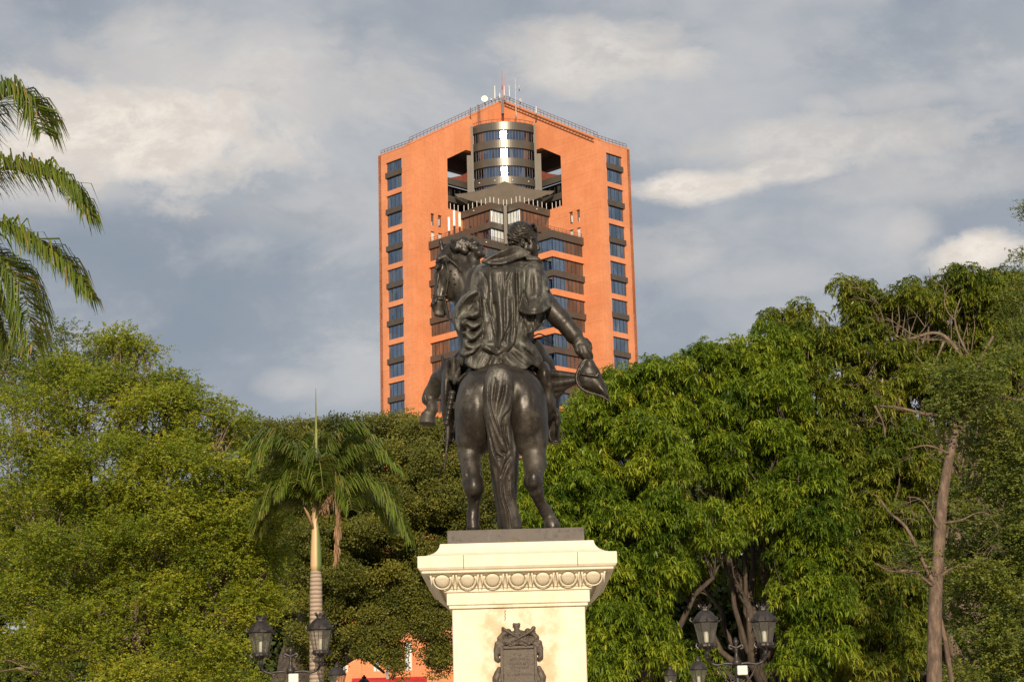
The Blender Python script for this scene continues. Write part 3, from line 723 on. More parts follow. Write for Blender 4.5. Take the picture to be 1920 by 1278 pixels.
def build_statue():
    base_c = at(965, 1008, YS + 1.1); ztop = at(965, 987, 19.4)[2]
    S = thing('equestrian_statue', 'dark bronze equestrian statue, caped rider holding out a hat, standing on the pale pedestal', 'statue', (0, YS + 1.1, 3.83))
    H = .013
    # ---- base slab
    sb = MB(); sb.box(-.74, .71, 19.36, 19.36 + 2.35, 3.80, 3.965); o = sb.build('base_slab', M_bzb, S); bv = o.modifiers.new('b', 'BEVEL'); bv.width = .008; bv.segments = 2
    # ---- horse body
    v = Vol(SP((765, 1000, 0)) - [0.15, .35, .05], SP((1075, 435, 0)) + [0.25, 2.75, .45], H)
    v.blob((938, 765, .62), 76, 76, .50, .05)
    v.blob((936, 745, 1.25), 84, 70, .85, .08)
    v.blob((936, 735, 1.8), 66, 76, .42, .08)
    v.blob((897, 774, .42), 44.5, 78, .38, .03); v.blob((983, 772, .42), 43.5, 76, .38, .03)
    v.blob((938, 735, .45), 74, 46, .40, .05)
    v.chain([(892, 785, .40, 39), (889, 815, .40, 34), (886, 826, .38, 31)], .03)
    v.chain([(882, 838, .38, 21), (880, 850, .36, 20.5), (883, 878, .30, 18.5), (887, 903, .22, 18.5), (889, 916, .2, 17.5), (889, 936, .28, 12), (888, 956, .32, 11.5), (887, 968, .32, 12), (887, 978, .30, 10), (887, 988, .30, 13)], .018)
    v.chain([(987, 785, .40, 40), (992, 812, .40, 36), (994, 824, .38, 33)], .03)
    v.chain([(999, 836, .38, 23), (1003, 868, .33, 21), (1002, 888, .26, 16.5), (1000, 903, .22, 18), (1005, 919, .25, 14), (1013, 942, .34, 10), (1024, 960, .42, 11.5), (1030, 970, .44, 11), (1035, 983, .42, 13.5), (1036, 989, .42, 14)], .018)
    v.frus(SP((887, 974, .30)), SP((887, 990, .30)), RP(10.5), RP(13), .01); v.frus(SP((1033, 974, .43)), SP((1037, 990, .42)), RP(11.5), RP(14.5), .01)
    # hock points and tendons
    v.blob((888, 909, .13), 8, 15, .05, .05); v.blob((1001, 897, .13), 8, 15, .05, .05)
    v.chain([(889, 900, .12, 2.5), (889, 922, .13, 2.5)], .03); v.chain([(1001, 888, .12, 2.5), (1002, 908, .13, 2.5)], .03)
    v.chain([(872, 856, .18, 2), (876, 890, .16, 3), (880, 905, .14, 2)], .02, True); v.chain([(1012, 852, .17, 2), (1010, 880, .15, 3), (1006, 895, .16, 2)], .02, True)
    v.chain([(893, 925, .22, 1.5), (893, 955, .24, 1.5)], .012, True)
    v.chain([(872, 862, .18, 4), (878, 895, .17, 4)], .012, True) if False else None
    # groove between the buttocks, croup crease
    v.chain([(936, 722, .0, 6), (934, 780, -.06, 12), (932, 850, .06, 19), (938, 905, .2, 24)], .04, True)
    v.blob((938, 880, .35), 26, 34, .5, .03, 0, True)
    # shoulder, near fore leg lifted to the left
    v.chain([(872, 690, 1.75, 34), (846, 702, 1.85, 25), (826, 712, 1.95, 18.5), (808, 738, 2.05, 14.5), (804, 748, 2.06, 13.5)], .03)
    v.chain([(805, 744, 2.06, 13), (810, 762, 1.98, 9.5), (811, 768, 1.96, 9.5), (806, 775, 1.95, 12)], .016)
    v.frus(SP((803, 773, 1.95)), SP((801, 795, 1.94)), RP(11.5, 2), RP(16.5, 2), .012)
    v.frus(SP((801.5, 777, 1.95)), SP((801.3, 779.5, 1.94)), RP(13.6, 2), RP(13.8, 2), .006)
    v.chain([(797, 741, 1.93, 3.5), (800, 752, 1.93, 3)], .01)
    # other fore leg, standing
    v.chain([(952, 790, 1.8, 30), (955, 850, 1.85, 19), (957, 890, 1.85, 15), (957, 950, 1.85, 10), (957, 972, 1.85, 11), (957, 988, 1.85, 14)], .02)
    # neck and head turned to the left
    v.chain([(925, 690, 1.6, 55), (898, 600, 1.85, 46), (884, 530, 1.95, 36), (868, 490, 2.0, 26), (850, 470, 2.02, 18)], .05)
    v.chain([(848, 468, 2.02, 15), (838, 490, 1.98, 21), (832, 515, 1.95, 17), (826, 545, 1.92, 12), (821, 566, 1.9, 11.5), (821, 580, 1.9, 11)], .02)
    v.blob((850, 524, 1.92), 28, 46, .12, .02, -12)
    v.blob((854, 519, 1.86), 22, 35, .11, .015, -12)
    v.blob((815, 573, 1.87), 7, 9, .06, .02)
    v.chain([(822, 588, 1.88, 7), (836, 585, 1.92, 6)], .015)
    v.chain([(818, 583, 1.80, 1.2), (836, 578, 1.82, 1.2)], .004, True)
    v.chain([(822, 486, 1.84, 5), (836, 481, 1.84, 5), (846, 490, 1.84, 4)], .012)      # brow
    v.blob((821, 500, 1.84), 6.5, 6.5, .05, .012); v.blob((818.5, 503, 1.80), 3.2, 3.2, .03, .005)
    v.chain([(829, 470, 1.96, 6), (826.5, 455, 1.94, 4.5), (825, 444, 1.93, 1.6)], .01)     # ear
    v.chain([(828, 466, 1.90, 2.2), (826, 453, 1.88, 1.4)], .006, True)
    v.chain([(848, 462, 2.12, 5), (848, 452, 2.12, 2)], .01)
    v.chain([(845, 486, 1.84, 2), (864, 500, 1.82, 2), (875, 524, 1.84, 2.4), (874, 548, 1.86, 2), (860, 562, 1.86, 2)], .012)
    v.chain([(878, 500, 1.80, 2), (884, 530, 1.80, 3), (878, 560, 1.80, 2)], .012, True)
    v.chain([(812, 520, 1.84, 2.5), (814, 545, 1.82, 2.5)], .012, True); v.chain([(822, 512, 1.82, 2.5), (821, 545, 1.80, 2.5), (817, 566, 1.79, 2.5)], .015)
    v.blob((811.5, 571, 1.83), 5, 6.5, .045, .016); v.blob((809.5, 573.5, 1.785), 2.4, 3.4, .03, .004, 0, True)
    v.chain([(817, 589, 1.86, 5), (830, 591, 1.88, 5)], .02); v.chain([(812, 584, 1.79, 1.1), (824, 585, 1.78, 1.1), (836, 578, 1.79, 1.1)], .004, True)
    U, V_, D_ = v.uv()
    v.fold(U, V_, [(862, 505), (872, 540)], -3, 3); v.fold(U, V_, [(826, 520), (822, 560)], -2, 3)
    v.fold(U, V_, [(836, 545), (842, 575)], 2, 3)
    v.rough(.0035, 16, 2); v.rough(.0015, 60, 3)
    horse = v.mesh('horse_body', M_bzh, S, 1); del v
    # ---- bridle
    br = MB()
    br.tube([SP(p) for p in cr([(817, 493, 1.80), (832, 484, 1.76), (850, 492, 1.74), (866, 512, 1.76), (877, 535, 1.80)])], RP(2.0), 6)
    br.tube([SP(p) for p in cr([(834, 482, 1.77), (840, 510, 1.73), (838, 540, 1.76), (832, 562, 1.79)])], RP(1.8), 6)
    br.tube([SP(p) for p in cr([(812, 553, 1.80), (824, 556, 1.76), (840, 552, 1.78)])], RP(1.8), 6)
    br.tube([SP(p) for p in cr([(832, 558, 1.76), (834, 578, 1.7), (842, 598, 1.5), (852, 606, 1.2), (868, 612, .9)])], RP(1.7), 6)
    for i in range(10):
        p = SP((834 + i * .7, 560 + i * 3.8, 1.74 - .02 * i)); br.lathe([(.001, -.018), (.016, -.01), (.018, 0), (.016, .01), (.001, .018)], 8, p)
    for (x, y) in ((838, 523), (851, 523), (853, 532), (841, 527), (845, 508), (853, 515)):
        p = SP((x, y, 1.76)); br.lathe([(.001, -.014), (.014, -.007), (.015, 0), (.014, .007), (.001, .014)], 8, p)
    for i in range(12):
        p = SP((832 + 1.2 * i, 486 + (i % 2) * 2.5, 1.755)); br.lathe([(.001, -.014), (.013, -.007), (.014, 0), (.013, .007), (.001, .014)], 8, p)
    br.build('bridle', M_bz, horse, smooth=True)
    # ---- mane
    v = Vol(SP((835, 500, 1.6)) - .05, SP((925, 435, 2.2)) + .15, .010); rnd = random.Random(4)
    for i in range(26):
        x = 846 + rnd.random() * 44; y = 452 + (x - 846) * .15 + rnd.random() * 16; L = 12 + rnd.random() * 12; a = rnd.uniform(-.5, .6)
        pts = [(x + L * t, y + L * t * a + 4 * math.sin(4 * t + i), 1.86 - .06 * math.sin(3 * t), 2.2 + 3.2 * math.sin(math.pi * min(1, t + .2))) for t in np.linspace(0, 1, 6)]
        v.chain(pts, .006)
    v.blob((870, 463, 1.95), 26, 11, .07, .012, 12)
    v.blob((895, 473, 1.92), 11, 11, .08, .015); v.chain([(886, 484, 1.88, 14), (889, 505, 1.84, 14), (882, 540, 1.85, 9)], .02); v.blob((898, 476, 1.80), 9, 9, .07, .012)
    v.chain([(868, 446, 1.92, 3), (873, 449, 1.9, 5)], .008)
    v.mesh('mane', M_bz, horse)
    # ---- tail: a rounded dock falling in long crossing locks
    v = Vol(SP((895, 1000, -.25)) - .05, SP((990, 675, .45)) + .05, .0085)
    Z = lambda L: [(760 + x / 3.55, 660 + y / 3.55) for x, y in L]
    def tb_(u, w):
        uc = np.interp(w, [685, 740, 800, 850, 890, 930, 990], [935, 934, 932, 938, 944, 948, 956]); hw = np.interp(w, [685, 720, 780, 830, 880, 930, 990], [22, 29, 28, 25, 24, 23, 21])
        q = np.clip(np.abs(u - uc) / hw, 0, 1.2)
        return np.interp(w, [680, 692, 720, 780, 850, 900, 990], [.12, -.01, -.08, -.12, -.07, .0, .06]) + .15 * (1 - np.sqrt(np.clip(1 - q ** 2, 0, 1)))
    R = Relief(tb_)
    for ln, w, am in ((Z([(590, 110), (548, 200), (540, 300), (560, 400), (600, 520), (640, 620)]), 4.5, 4), (Z([(620, 105), (585, 200), (572, 300), (585, 400), (625, 520), (660, 650)]), 4, 5), (Z([(650, 110), (632, 220), (610, 330), (604, 420), (640, 540), (668, 640)]), 4, 5),
                      (Z([(675, 125), (680, 230), (660, 330), (628, 430), (640, 520)]), 4.5, 6), (Z([(695, 150), (712, 250), (700, 340), (660, 420), (640, 480)]), 4, 6), (Z([(690, 400), (705, 500), (698, 600), (665, 700), (640, 790)]), 4.5, 5), (Z([(668, 440), (685, 520), (690, 600)]), 3, 3),
                      (Z([(530, 380), (560, 500), (585, 620), (600, 720), (640, 790)]), 4, 4), (Z([(555, 560), (575, 680), (590, 800), (610, 950), (640, 1100), (650, 1165)]), 4.5, 4), (Z([(735, 640), (715, 720), (680, 770), (650, 860), (665, 980), (700, 1100), (715, 1165)]), 4.5, 5), (Z([(728, 760), (700, 840), (700, 940), (735, 1060), (755, 1165)]), 4, 4), (Z([(630, 800), (630, 900), (655, 1020), (680, 1165)]), 4, 4)):
        R.ridge(ln, w, am)
    for ln, w, am in ((Z([(572, 150), (560, 240), (560, 330), (590, 450), (645, 600)]), 1.8, -5), (Z([(605, 140), (598, 250), (588, 350), (612, 470), (655, 600)]), 1.6, -4), (Z([(655, 150), (655, 240), (630, 340), (612, 420)]), 1.8, -6), (Z([(700, 380), (650, 450), (650, 540), (685, 640), (672, 680), (640, 660)]), 2.2, -9),
                      (Z([(545, 480), (575, 600), (600, 680), (640, 700)]), 2, -7), (Z([(700, 690), (660, 760), (640, 830)]), 2.4, -7), (Z([(575, 800), (595, 950), (620, 1080)]), 2, -6), (Z([(645, 860), (650, 960), (690, 1080), (700, 1165)]), 2, -6), (Z([(690, 860), (690, 940), (730, 1060)]), 1.8, -4), (Z([(520, 420), (545, 560), (560, 700)]), 1.6, -4), (Z([(675, 480), (672, 560), (690, 620)]), 1.4, -4)):
        R.ridge(ln, w, am)
    out = Z([(600, 88), (560, 105), (528, 170), (513, 260), (512, 360), (528, 460), (545, 560), (556, 680), (568, 800), (588, 950), (612, 1090), (628, 1172), (772, 1172), (752, 1050), (727, 920), (728, 800), (738, 680), (722, 560), (700, 450), (712, 360), (724, 270), (718, 190), (690, 125), (650, 90)])
    R.put(v, out, .22, .01)
    v.rough(.0025, 25, 5)
    v.mesh('tail', M_bzt, horse, 0); del v
    # ---- saddle cloth and trappings
    v = Vol(SP((815, 850, .5)) - .1, SP((1065, 655, 1.5)) + .15, .013)
    v.chain([(848, 690, 1.05, 18), (846, 740, 1.05, 14), (850, 800, 1.1, 11)], .03)
    v.blob((838, 735, 1.05), 11, 62, .34, .03, 3)
    v.chain([(829, 668, .95, 3), (833, 690, .9, 6), (838, 716, .85, 8), (842, 745, .85, 6), (838, 760, .9, 3)], .012)
    v.chain([(851, 672, .85, 5), (850, 700, .8, 6), (855, 716, .72, 4)], .012)
    v.chain([(862, 690, .72, 3), (855, 705, .66, 5), (852, 718, .64, 4)], .01)
    v.chain([(830, 700, .88, 3), (844, 709, .74, 5), (860, 713, .60, 4), (872, 700, .55, 2.5)], .01)
    v.mesh('saddle_cloth', M_bz, S, 1)
    v = Vol(SP((1000, 800, .6)) - .1, SP((1050, 670, 1.5)) + .15, .013)
    v.blob((1020, 712, 1.05), 15, 34, .35, .03); v.blob((1028, 750, 1.1), 15, 40, .3, .03); v.chain([(1012, 690, .80, 4), (1026, 700, .78, 7), (1030, 722, .80, 6), (1026, 745, .84, 5)], .015); v.chain([(1040, 765, .95, 3), (1046, 780, .98, 4), (1044, 795, 1.0, 3)], .01)
    v.mesh('saddle_cloth', M_bz, S, 1)
    # ---- sword: knotted hilt cord and thin scabbard
    v = Vol(SP((820, 890, .5)) - .05, SP((865, 722, .9)) + .05, .010)
    for i in range(7):
        p = (848 - i * 1.8, 737 + i * 9.5, .62, 0); v.blob(p, 6.8 - .2 * i, 6.2, .045, .01, 25)
    v.chain([(840, 800, .62, 4), (839.5, 822, .62, 3.2)], .01)
    v.chain([(839.5, 820, .62, 2.6), (832.5, 884, .64, 1.8)], .004)
    v.mesh('sword', M_bz, S)
    # ---- rider: one continuous body
    v = Vol(SP((860, 850, .4)) - .12, SP((1125, 405, 1.0)) + [.1, 1.0, .15], .0115)
    v.chain([(940, 670, 1.05, 42), (945, 600, 1.02, 42), (955, 540, .98, 46), (962, 515, .97, 40)], .06)
    v.chain([(962, 505, .98, 30), (972, 482, .95, 19), (980, 466, .93, 17)], .03)
    v.blob((980, 440, .93), 25, 24, .155, .02); v.blob((995, 452, .95), 12, 20, .12, .02)
    v.chain([(1000, 432, .94, 8), (1002, 441, .93, 6.5), (1002, 446, .92, 5)], .012)                              # forehead and brow
    v.chain([(1005, 447, .93, 2.6), (1008, 458, .93, 3.0), (1009.5, 467, .93, 3.6), (1006, 470, .93, 3.4)], .006)  # nose
    v.chain([(997, 456, .87, 8), (995, 467, .88, 8.5), (1001, 477, .92, 7)], .03)                                   # cheek, jaw, chin
    v.chain([(1006, 474, .91, 3.2), (1006, 479, .91, 3.6)], .006); v.chain([(1009, 476.5, .86, .7), (1001, 476.5, .80, .7)], .002, True)
    v.blob((1002, 451.5, .84), 4.5, 3, .045, .006, 0, True); v.blob((1002.2, 452, .87), 3.0, 2.4, .03, .003); v.chain([(996, 446, .82, 1.8), (1004, 447, .85, 2.2)], .006)
    v.chain([(999, 462, .79, 1.3), (1003, 470, .81, 1.2)], .006, True); v.chain([(988, 458, .775, 1.5), (990, 470, .79, 1.5)], .012, True)
    v.blob((980, 454, .765), 4.2, 8, .035, .005, 12); v.blob((980.5, 453, .735), 2.0, 5, .022, .003, 12, True); v.blob((979, 460.5, .75), 2.2, 2.4, .02, .003)
    v.chain([(984, 447, .78, 2), (985.5, 456, .785, 2)], .006, True)
    v.chain([(966, 462, .82, 3), (972, 476, .80, 3)], .01, True)
    v.chain([(900, 520, .98, 24), (884, 560, 1.05, 20), (876, 600, 1.35, 16), (872, 612, 1.6, 12)], .04)         # bridle arm
    v.blob((868, 612, 1.68), 9, 9, .07, .02)
    v.chain([(996, 518, .98, 22), (1010, 545, .96, 18), (1027, 574, .90, 20), (1050, 598, .88, 18.5), (1065, 613, .86, 15.5), (1074, 623, .85, 13.5)], .025)
    v.chain([(1063, 612, .86, 17), (1075, 626, .85, 16.5)], .006); v.chain([(1075, 627, .85, 16.8), (1076.5, 629, .85, 16.8)], .004)   # cuff
    v.chain([(1079, 632, .85, 11), (1087, 643, .84, 14), (1095, 651, .83, 11.5)], .014)                                                  # wrist, palm
    for pts in ([(1081, 646, .79, 6), (1083, 658, .77, 5.2), (1089, 667, .79, 4.3), (1094, 672, .82, 3.6)], [(1088, 650, .77, 6), (1091, 661, .75, 5.2), (1097, 669, .78, 4.2), (1101, 674, .82, 3.4)],
                [(1095, 650, .77, 5.8), (1099, 661, .76, 4.8), (1104, 669, .79, 4), (1106, 674, .83, 3.2)], [(1101, 647, .79, 5), (1105, 657, .80, 4.3), (1109, 666, .83, 3.5), (1110, 671, .86, 2.8)], [(1098, 638, .90, 5.5), (1105, 645, .93, 4.8), (1107, 653, .93, 4.2)]): v.chain(pts, .0045)
    v.chain([(1091, 652, .71, 1.2), (1095, 662, .70, 1.2)], .004, True); v.chain([(1085, 652, .71, 1.1), (1088, 661, .70, 1.1)], .004, True)
    v.chain([(1020, 560, .74, 2), (1040, 590, .72, 2.4)], .012, True); v.chain([(1048, 580, .72, 2), (1058, 596, .72, 2.4), (1052, 606, .72, 2)], .010, True)
    # legs astride
    v.chain([(968, 668, 1.05, 36), (996, 662, 1.1, 26), (1018, 684, 1.3, 20), (1029, 704, 1.42, 17)], .03)
    v.chain([(1029, 704, 1.42, 17), (1034, 745, 1.36, 16), (1036, 775, 1.30, 13), (1038, 790, 1.28, 13.5)], .02)
    v.chain([(1035, 776, 1.22, 15), (1040, 786, 1.2, 12)], .012)                                                # boot top
    v.chain([(1037, 795, 1.24, 11), (1037, 818, 1.34, 12), (1036, 824, 1.55, 9)], .02)
    v.chain([(915, 672, 1.05, 36), (884, 680, 1.2, 28), (858, 700, 1.4, 20), (846, 740, 1.36, 15), (846, 790, 1.26, 11), (846, 815, 1.32, 11), (844, 822, 1.52, 9)], .03)
    rider = v.mesh('rider_body', M_bz, S, 0); del v
    # ---- hair in waves
    v = Vol(SP((940, 490, .6)) - .05, SP((1020, 405, 1.2)) + .08, .0075)
    v.blob((977, 438.5, .93), 25.5, 24.5, .168, .01); v.blob((965, 448, .93), 13.5, 17, .14, .012); v.chain([(999, 426, .90, 7), (1003, 433, .90, 5)], .01)
    v.blob((998, 462, .80), 17, 20, .16, .006, 0, True); v.blob((1008, 450, .9), 11, 16, .2, .006, 0, True)
    v.chain([(985, 444, .78, 2.6), (991, 448, .80, 2.4), (993, 454, .80, 1.6)], .006); 
    U, V_, D_ = v.uv()
    lin = 440 + 9 * np.sin((U - 950) / 16.0) + .35 * (U - 978) + 3 * np.sin((U + V_) / 6.0)
    ph = (V_ - lin) / 6.2
    v.d -= (RP(1.7) * (np.abs(np.sin(math.pi * ph)) - .6) + RP(.8) * np.sin(U / 3.1 + 5 * np.sin(V_ / 5.0))).astype(np.float32)
    for (x, y, r) in ((957, 457, 4.5), (955, 448, 4.5), (960, 464, 4), (954, 440, 4), (1004, 429, 3.5), (1000, 422, 4)): v.blob((x, y, .86), r, r * .9, .05, .006)
    v.mesh('hair', M_bz, rider)
    # ---- cape with collar
    v = Vol(SP((835, 705, .3)) - .1, SP((1050, 450, .9)) + [.1, .75, .1], .0115)
    v.blob((958, 527, .93), 64, 40, .28, .05); v.blob((1003, 528, .93), 26, 40, .2, .03, -15)
    v.blob((950, 575, .93), 68, 62, .30, .05)
    v.blob((944, 625, .92), 58, 45, .32, .05)
    v.blob((925, 658, .88), 50, 24, .32, .04, 5)
    v.rough(.004, 14, 1)
    def cb(u, w):
        return .585 + .24 * ((u - 950) / 68) ** 2 + .20 * np.clip((512 - w) / 22, 0, 1.4) ** 2 - .04 * np.clip((w - 560) / 90, 0, 1)
    # back panel with long hanging folds
    R = Relief(cb)
    for ln, w, am in (([(906, 530), (905, 580), (908, 640)], 8, 5), ([(934, 545), (938, 590), (940, 625), (936, 655)], 8, 10), ([(951, 560), (953, 600), (951, 650)], 5, 6), ([(925, 500), (930, 530), (932, 560)], 9, 3), ([(950, 498), (954, 530), (952, 560)], 8, 3), ([(893, 520), (888, 545), (893, 575)], 6, 3), ([(915, 610), (917, 650)], 4, 4)):
        R.ridge(ln, w, am)
    for ln, w, am in (([(900, 503), (914, 530), (917, 560)], 2.4, -4), ([(962, 500), (950, 528), (947, 560)], 2.4, -4), ([(908, 560), (922, 600), (932, 640)], 2.2, -5), ([(962, 590), (950, 625), (938, 648)], 2.2, -6), ([(921, 505), (922, 545), (924, 575), (923, 600)], 1.9, -5), ([(927, 570), (929, 598), (930, 630)], 3.4, -15), ([(943, 505), (945, 555), (946, 600), (947, 645)], 1.9, -5), ([(960, 560), (961, 600), (958, 640)], 2.4, -9), ([(968, 505), (969, 540), (970, 575), (968, 610)], 2.6, -11), ([(900, 545), (902, 590), (903, 640)], 2.2, -6), ([(912, 520), (913, 570), (916, 605)], 1.6, -3), ([(936, 515), (938, 545)], 1.5, -2), ([(955, 515), (957, 550)], 1.5, -3), ([(940, 650), (930, 658), (916, 660)], 2.0, -6)):
        R.ridge(ln, w, am)
    R.put(v, [(905, 492), (940, 496), (975, 490), (992, 490), (992, 520), (976, 560), (972, 600), (966, 640), (952, 658), (938, 664), (926, 661), (916, 652), (903, 655), (893, 640), (896, 600), (892, 570), (882, 545), (884, 520), (892, 502)], .22, .01)
    # hem curling up
    R = Relief(lambda u, w: .50 + .0022 * np.abs(u - 920) + .004 * (w - 655)); R.ridge([(906, 650), (918, 656), (932, 664), (938, 658)], 4, 6); R.ridge([(908, 658), (922, 665), (934, 672)], 2, -5)
    R.put(v, [(903, 648), (912, 646), (924, 652), (936, 656), (943, 652), (946, 660), (940, 672), (930, 672), (916, 663), (905, 657)], .05, .006)
    # sleeve cape on the right: a bell with an open lower rim
    R = Relief(lambda u, w: .60 + .20 * ((u - 1001) / 32) ** 2 + .12 * np.clip((505 - w) / 16, 0, 1.4) ** 2 - .10 * np.clip((w - 535) / 45, 0, 1) ** 1.5)
    for ln, w, am in (([(990, 505), (988, 540), (982, 572)], 5, 5), ([(1006, 510), (1010, 540), (1006, 575)], 7, 4), ([(1018, 520), (1024, 550), (1020, 578)], 5, 3), ([(1012, 572), (1022, 560), (1030, 556)], 3.5, 5)): R.ridge(ln, w, am)
    for ln, w, am in (([(975, 512), (982, 545), (990, 572)], 2.0, -7), ([(998, 515), (999, 550)], 2, -3), ([(1015, 515), (1018, 545), (1008, 562)], 2, -4), ([(985, 566), (1000, 560), (1012, 556)], 2, -3)): R.ridge(ln, w, am)
    R.put(v, [(978, 492), (1000, 487), (1014, 496), (1023, 515), (1027, 540), (1034, 556), (1033, 571), (1020, 581), (1004, 586), (988, 585), (972, 580), (975, 560), (968, 535), (968, 508)], .16, .008)
    v.blob((979, 581, .46), 7, 4.5, .10, .006, 0, True)
    R = Relief(lambda u, w: .50 + .16 * ((u - 1001) / 32) ** 2)
    R.put(v, [(972, 578), (985, 583), (1004, 584), (1020, 579), (1034, 566), (1034, 572), (1022, 584), (1004, 589.5), (985, 589), (972, 583)], .035, .004)
    # ruffle below the sleeve
    R = Relief(lambda u, w: .66 + .14 * ((u - 995) / 30) ** 2 + .045 * np.sin(u / 3.4 + w / 14))
    for ln, w, am in (([(972, 592), (975, 622)], 3, 6), ([(988, 596), (992, 622)], 5, 7), ([(1006, 594), (1010, 612)], 4, 6), ([(981, 594), (983, 622)], 1.8, -8), ([(999, 594), (1001, 620)], 1.8, -8), ([(1014, 592), (1014, 608)], 1.6, -5)): R.ridge(ln, w, am)
    R.put(v, [(963, 580), (985, 585), (1010, 586), (1022, 584), (1023, 600), (1016, 609), (1004, 619), (988, 626), (968, 627), (964, 610)], .2, .008)
    # flare thrown back on the left, with deep looping folds
    R = Relief(lambda u, w: .60 + .13 * ((u - 885) / 34) ** 2)
    R.ridge([(893, 546), (876, 556), (862, 574), (853, 596), (857, 614), (868, 624)], 5, 15, False); R.ridge([(894, 566), (884, 572), (874, 584)], 9, -17)
    for ln, w, am in (([(864, 598), (876, 592), (888, 590), (898, 584)], 4.0, 12), ([(862, 606), (876, 606), (888, 612), (902, 606)], 4.0, 11), ([(870, 620), (884, 634), (896, 626), (904, 616)], 4.2, 12), ([(868, 636), (880, 650), (896, 648), (906, 636)], 4, 9), ([(872, 664), (888, 658), (902, 646)], 4, 8),
                      ([(878, 598), (890, 600), (900, 596)], 2.6, -13), ([(882, 622), (892, 618), (900, 612)], 2.6, -13), ([(876, 642), (888, 640), (898, 634)], 2.4, -9), ([(870, 654), (884, 656)], 2.2, -7)): R.ridge(ln, w, am)
    R.put(v, [(895, 543), (880, 546), (866, 556), (854, 572), (847, 590), (848, 606), (856, 620), (866, 630), (868, 645), (862, 662), (873, 668), (890, 660), (904, 648), (908, 620), (902, 590), (900, 562)], .07, .008)
    v.blob((868, 608, .50), 7, 7.5, .09, .006)
    # drapery falling over the rump
    R = Relief(lambda u, w: .56 + .18 * ((u - 930) / 70) ** 2 - .0012 * (w - 670))
    for ln, w, am in (([(912, 650), (900, 668), (890, 690)], 5, 8), ([(925, 665), (918, 680), (914, 696)], 5, 7), ([(945, 662), (955, 676), (975, 690)], 6, 9), ([(962, 650), (980, 664), (1000, 684)], 6, 9), ([(978, 640), (996, 655), (1012, 672)], 5, 8), ([(935, 680), (948, 690), (960, 700)], 4, 6), ([(880, 668), (876, 684)], 4, 6),
                      ([(905, 660), (896, 676), (890, 690)], 2, -8), ([(936, 672), (944, 686), (950, 698)], 2.4, -9), ([(955, 660), (968, 674), (986, 688)], 2.4, -9), ([(974, 650), (990, 662), (1006, 680)], 2.4, -8), ([(920, 668), (910, 684)], 2, -6)): R.ridge(ln, w, am)
    R.put(v, [(897, 640), (880, 656), (872, 672), (873, 684), (888, 691), (905, 692), (915, 686), (925, 693), (940, 691), (955, 697), (968, 690), (985, 692), (998, 684), (1010, 690), (1018, 676), (1008, 656), (992, 640), (965, 636), (930, 650)], .16, .01)
    # flaring collar, its hollow side towards us, and the lapel ruffle
    R = Relief(lambda u, w: .64 + .0012 * (985 - u) * 0 + .10 * np.clip((u - 950) / 40, 0, 1) - .0000 * w)
    R.ridge([(962, 463), (940, 471), (920, 481), (904, 491)], 3, 4, False); R.ridge([(915, 493), (940, 494), (965, 487)], 3, 3); R.ridge([(920, 488), (945, 483), (968, 474)], 5, -6)
    R.put(v, [(963, 459), (942, 467), (922, 477), (903, 488), (904, 494), (920, 498), (945, 496), (966, 489), (986, 480), (996, 474), (982, 466), (972, 461)], .035, .006)
    R = Relief(lambda u, w: .70 + .03 * np.sin(w / 3.0))
    R.put(v, [(984, 477), (1000, 479), (1013, 485), (1021, 500), (1020, 512), (1027, 530), (1031, 546), (1024, 550), (1018, 530), (1010, 508), (1000, 494), (988, 488)], .12, .008)
    v.rough(.0022, 34, 8)
    v.mesh('cape', M_bzc, S, 0); del v
    # ---- hat held out, with trimmed brim and plume rolls
    v = Vol(SP((1005, 770, .6)) - .08, SP((1155, 645, .9)) + .12, .010)
    out = [(1100, 671), (1090, 683), (1082, 700), (1081, 712), (1086, 724), (1098, 733), (1112, 738), (1124, 741), (1134, 746), (1142, 751), (1139, 738), (1134, 718), (1127, 700), (1118, 684), (1110, 672)]
    # leaf-shaped body as overlapping thin ellipsoids
    for (x, y, rx, ry, an) in ((1106, 705, 21, 31, 20), (1117, 718, 15, 26, 38), (1129, 733, 7, 17, 38), (1105, 685, 11, 16, 10), (1098, 712, 15, 18, 10)): v.blob((x, y, .84), rx, ry, .085, .02, -an)
    v.chain([(1130, 730, .84, 6), (1142, 750, .84, 1.8)], .02)
    rim = cr([(x, y, .80) for (x, y) in out[:10]], 6)
    for i, p in enumerate(rim):
        rr = 3.6 if i % 2 else 2.6
        if i < len(rim) - 1: q = rim[i + 1]; v.chain([(p[0], p[1], p[2], rr * (1 - .5 * i / len(rim))), (q[0], q[1], q[2], rr * (1 - .5 * i / len(rim)))], .004)
    v.chain([(x, y, .735, 1.0) for (x, y) in ((1093, 700), (1093, 710), (1100, 722), (1112, 730), (1122, 733), (1132, 741))], .003, True)
    v.chain([(1088, 700, .75, 1.6), (1104, 703, .74, 2.6), (1120, 705, .75, 3)], .005)
    v.blob((1121, 701, .755), 3.5, 3.5, .025, .004)
    v.mesh('hat', M_bz, S); del v
    v = Vol(SP((1005, 770, .6)) - .08, SP((1095, 680, 1.2)) + .12, .010); rnd = random.Random(3)
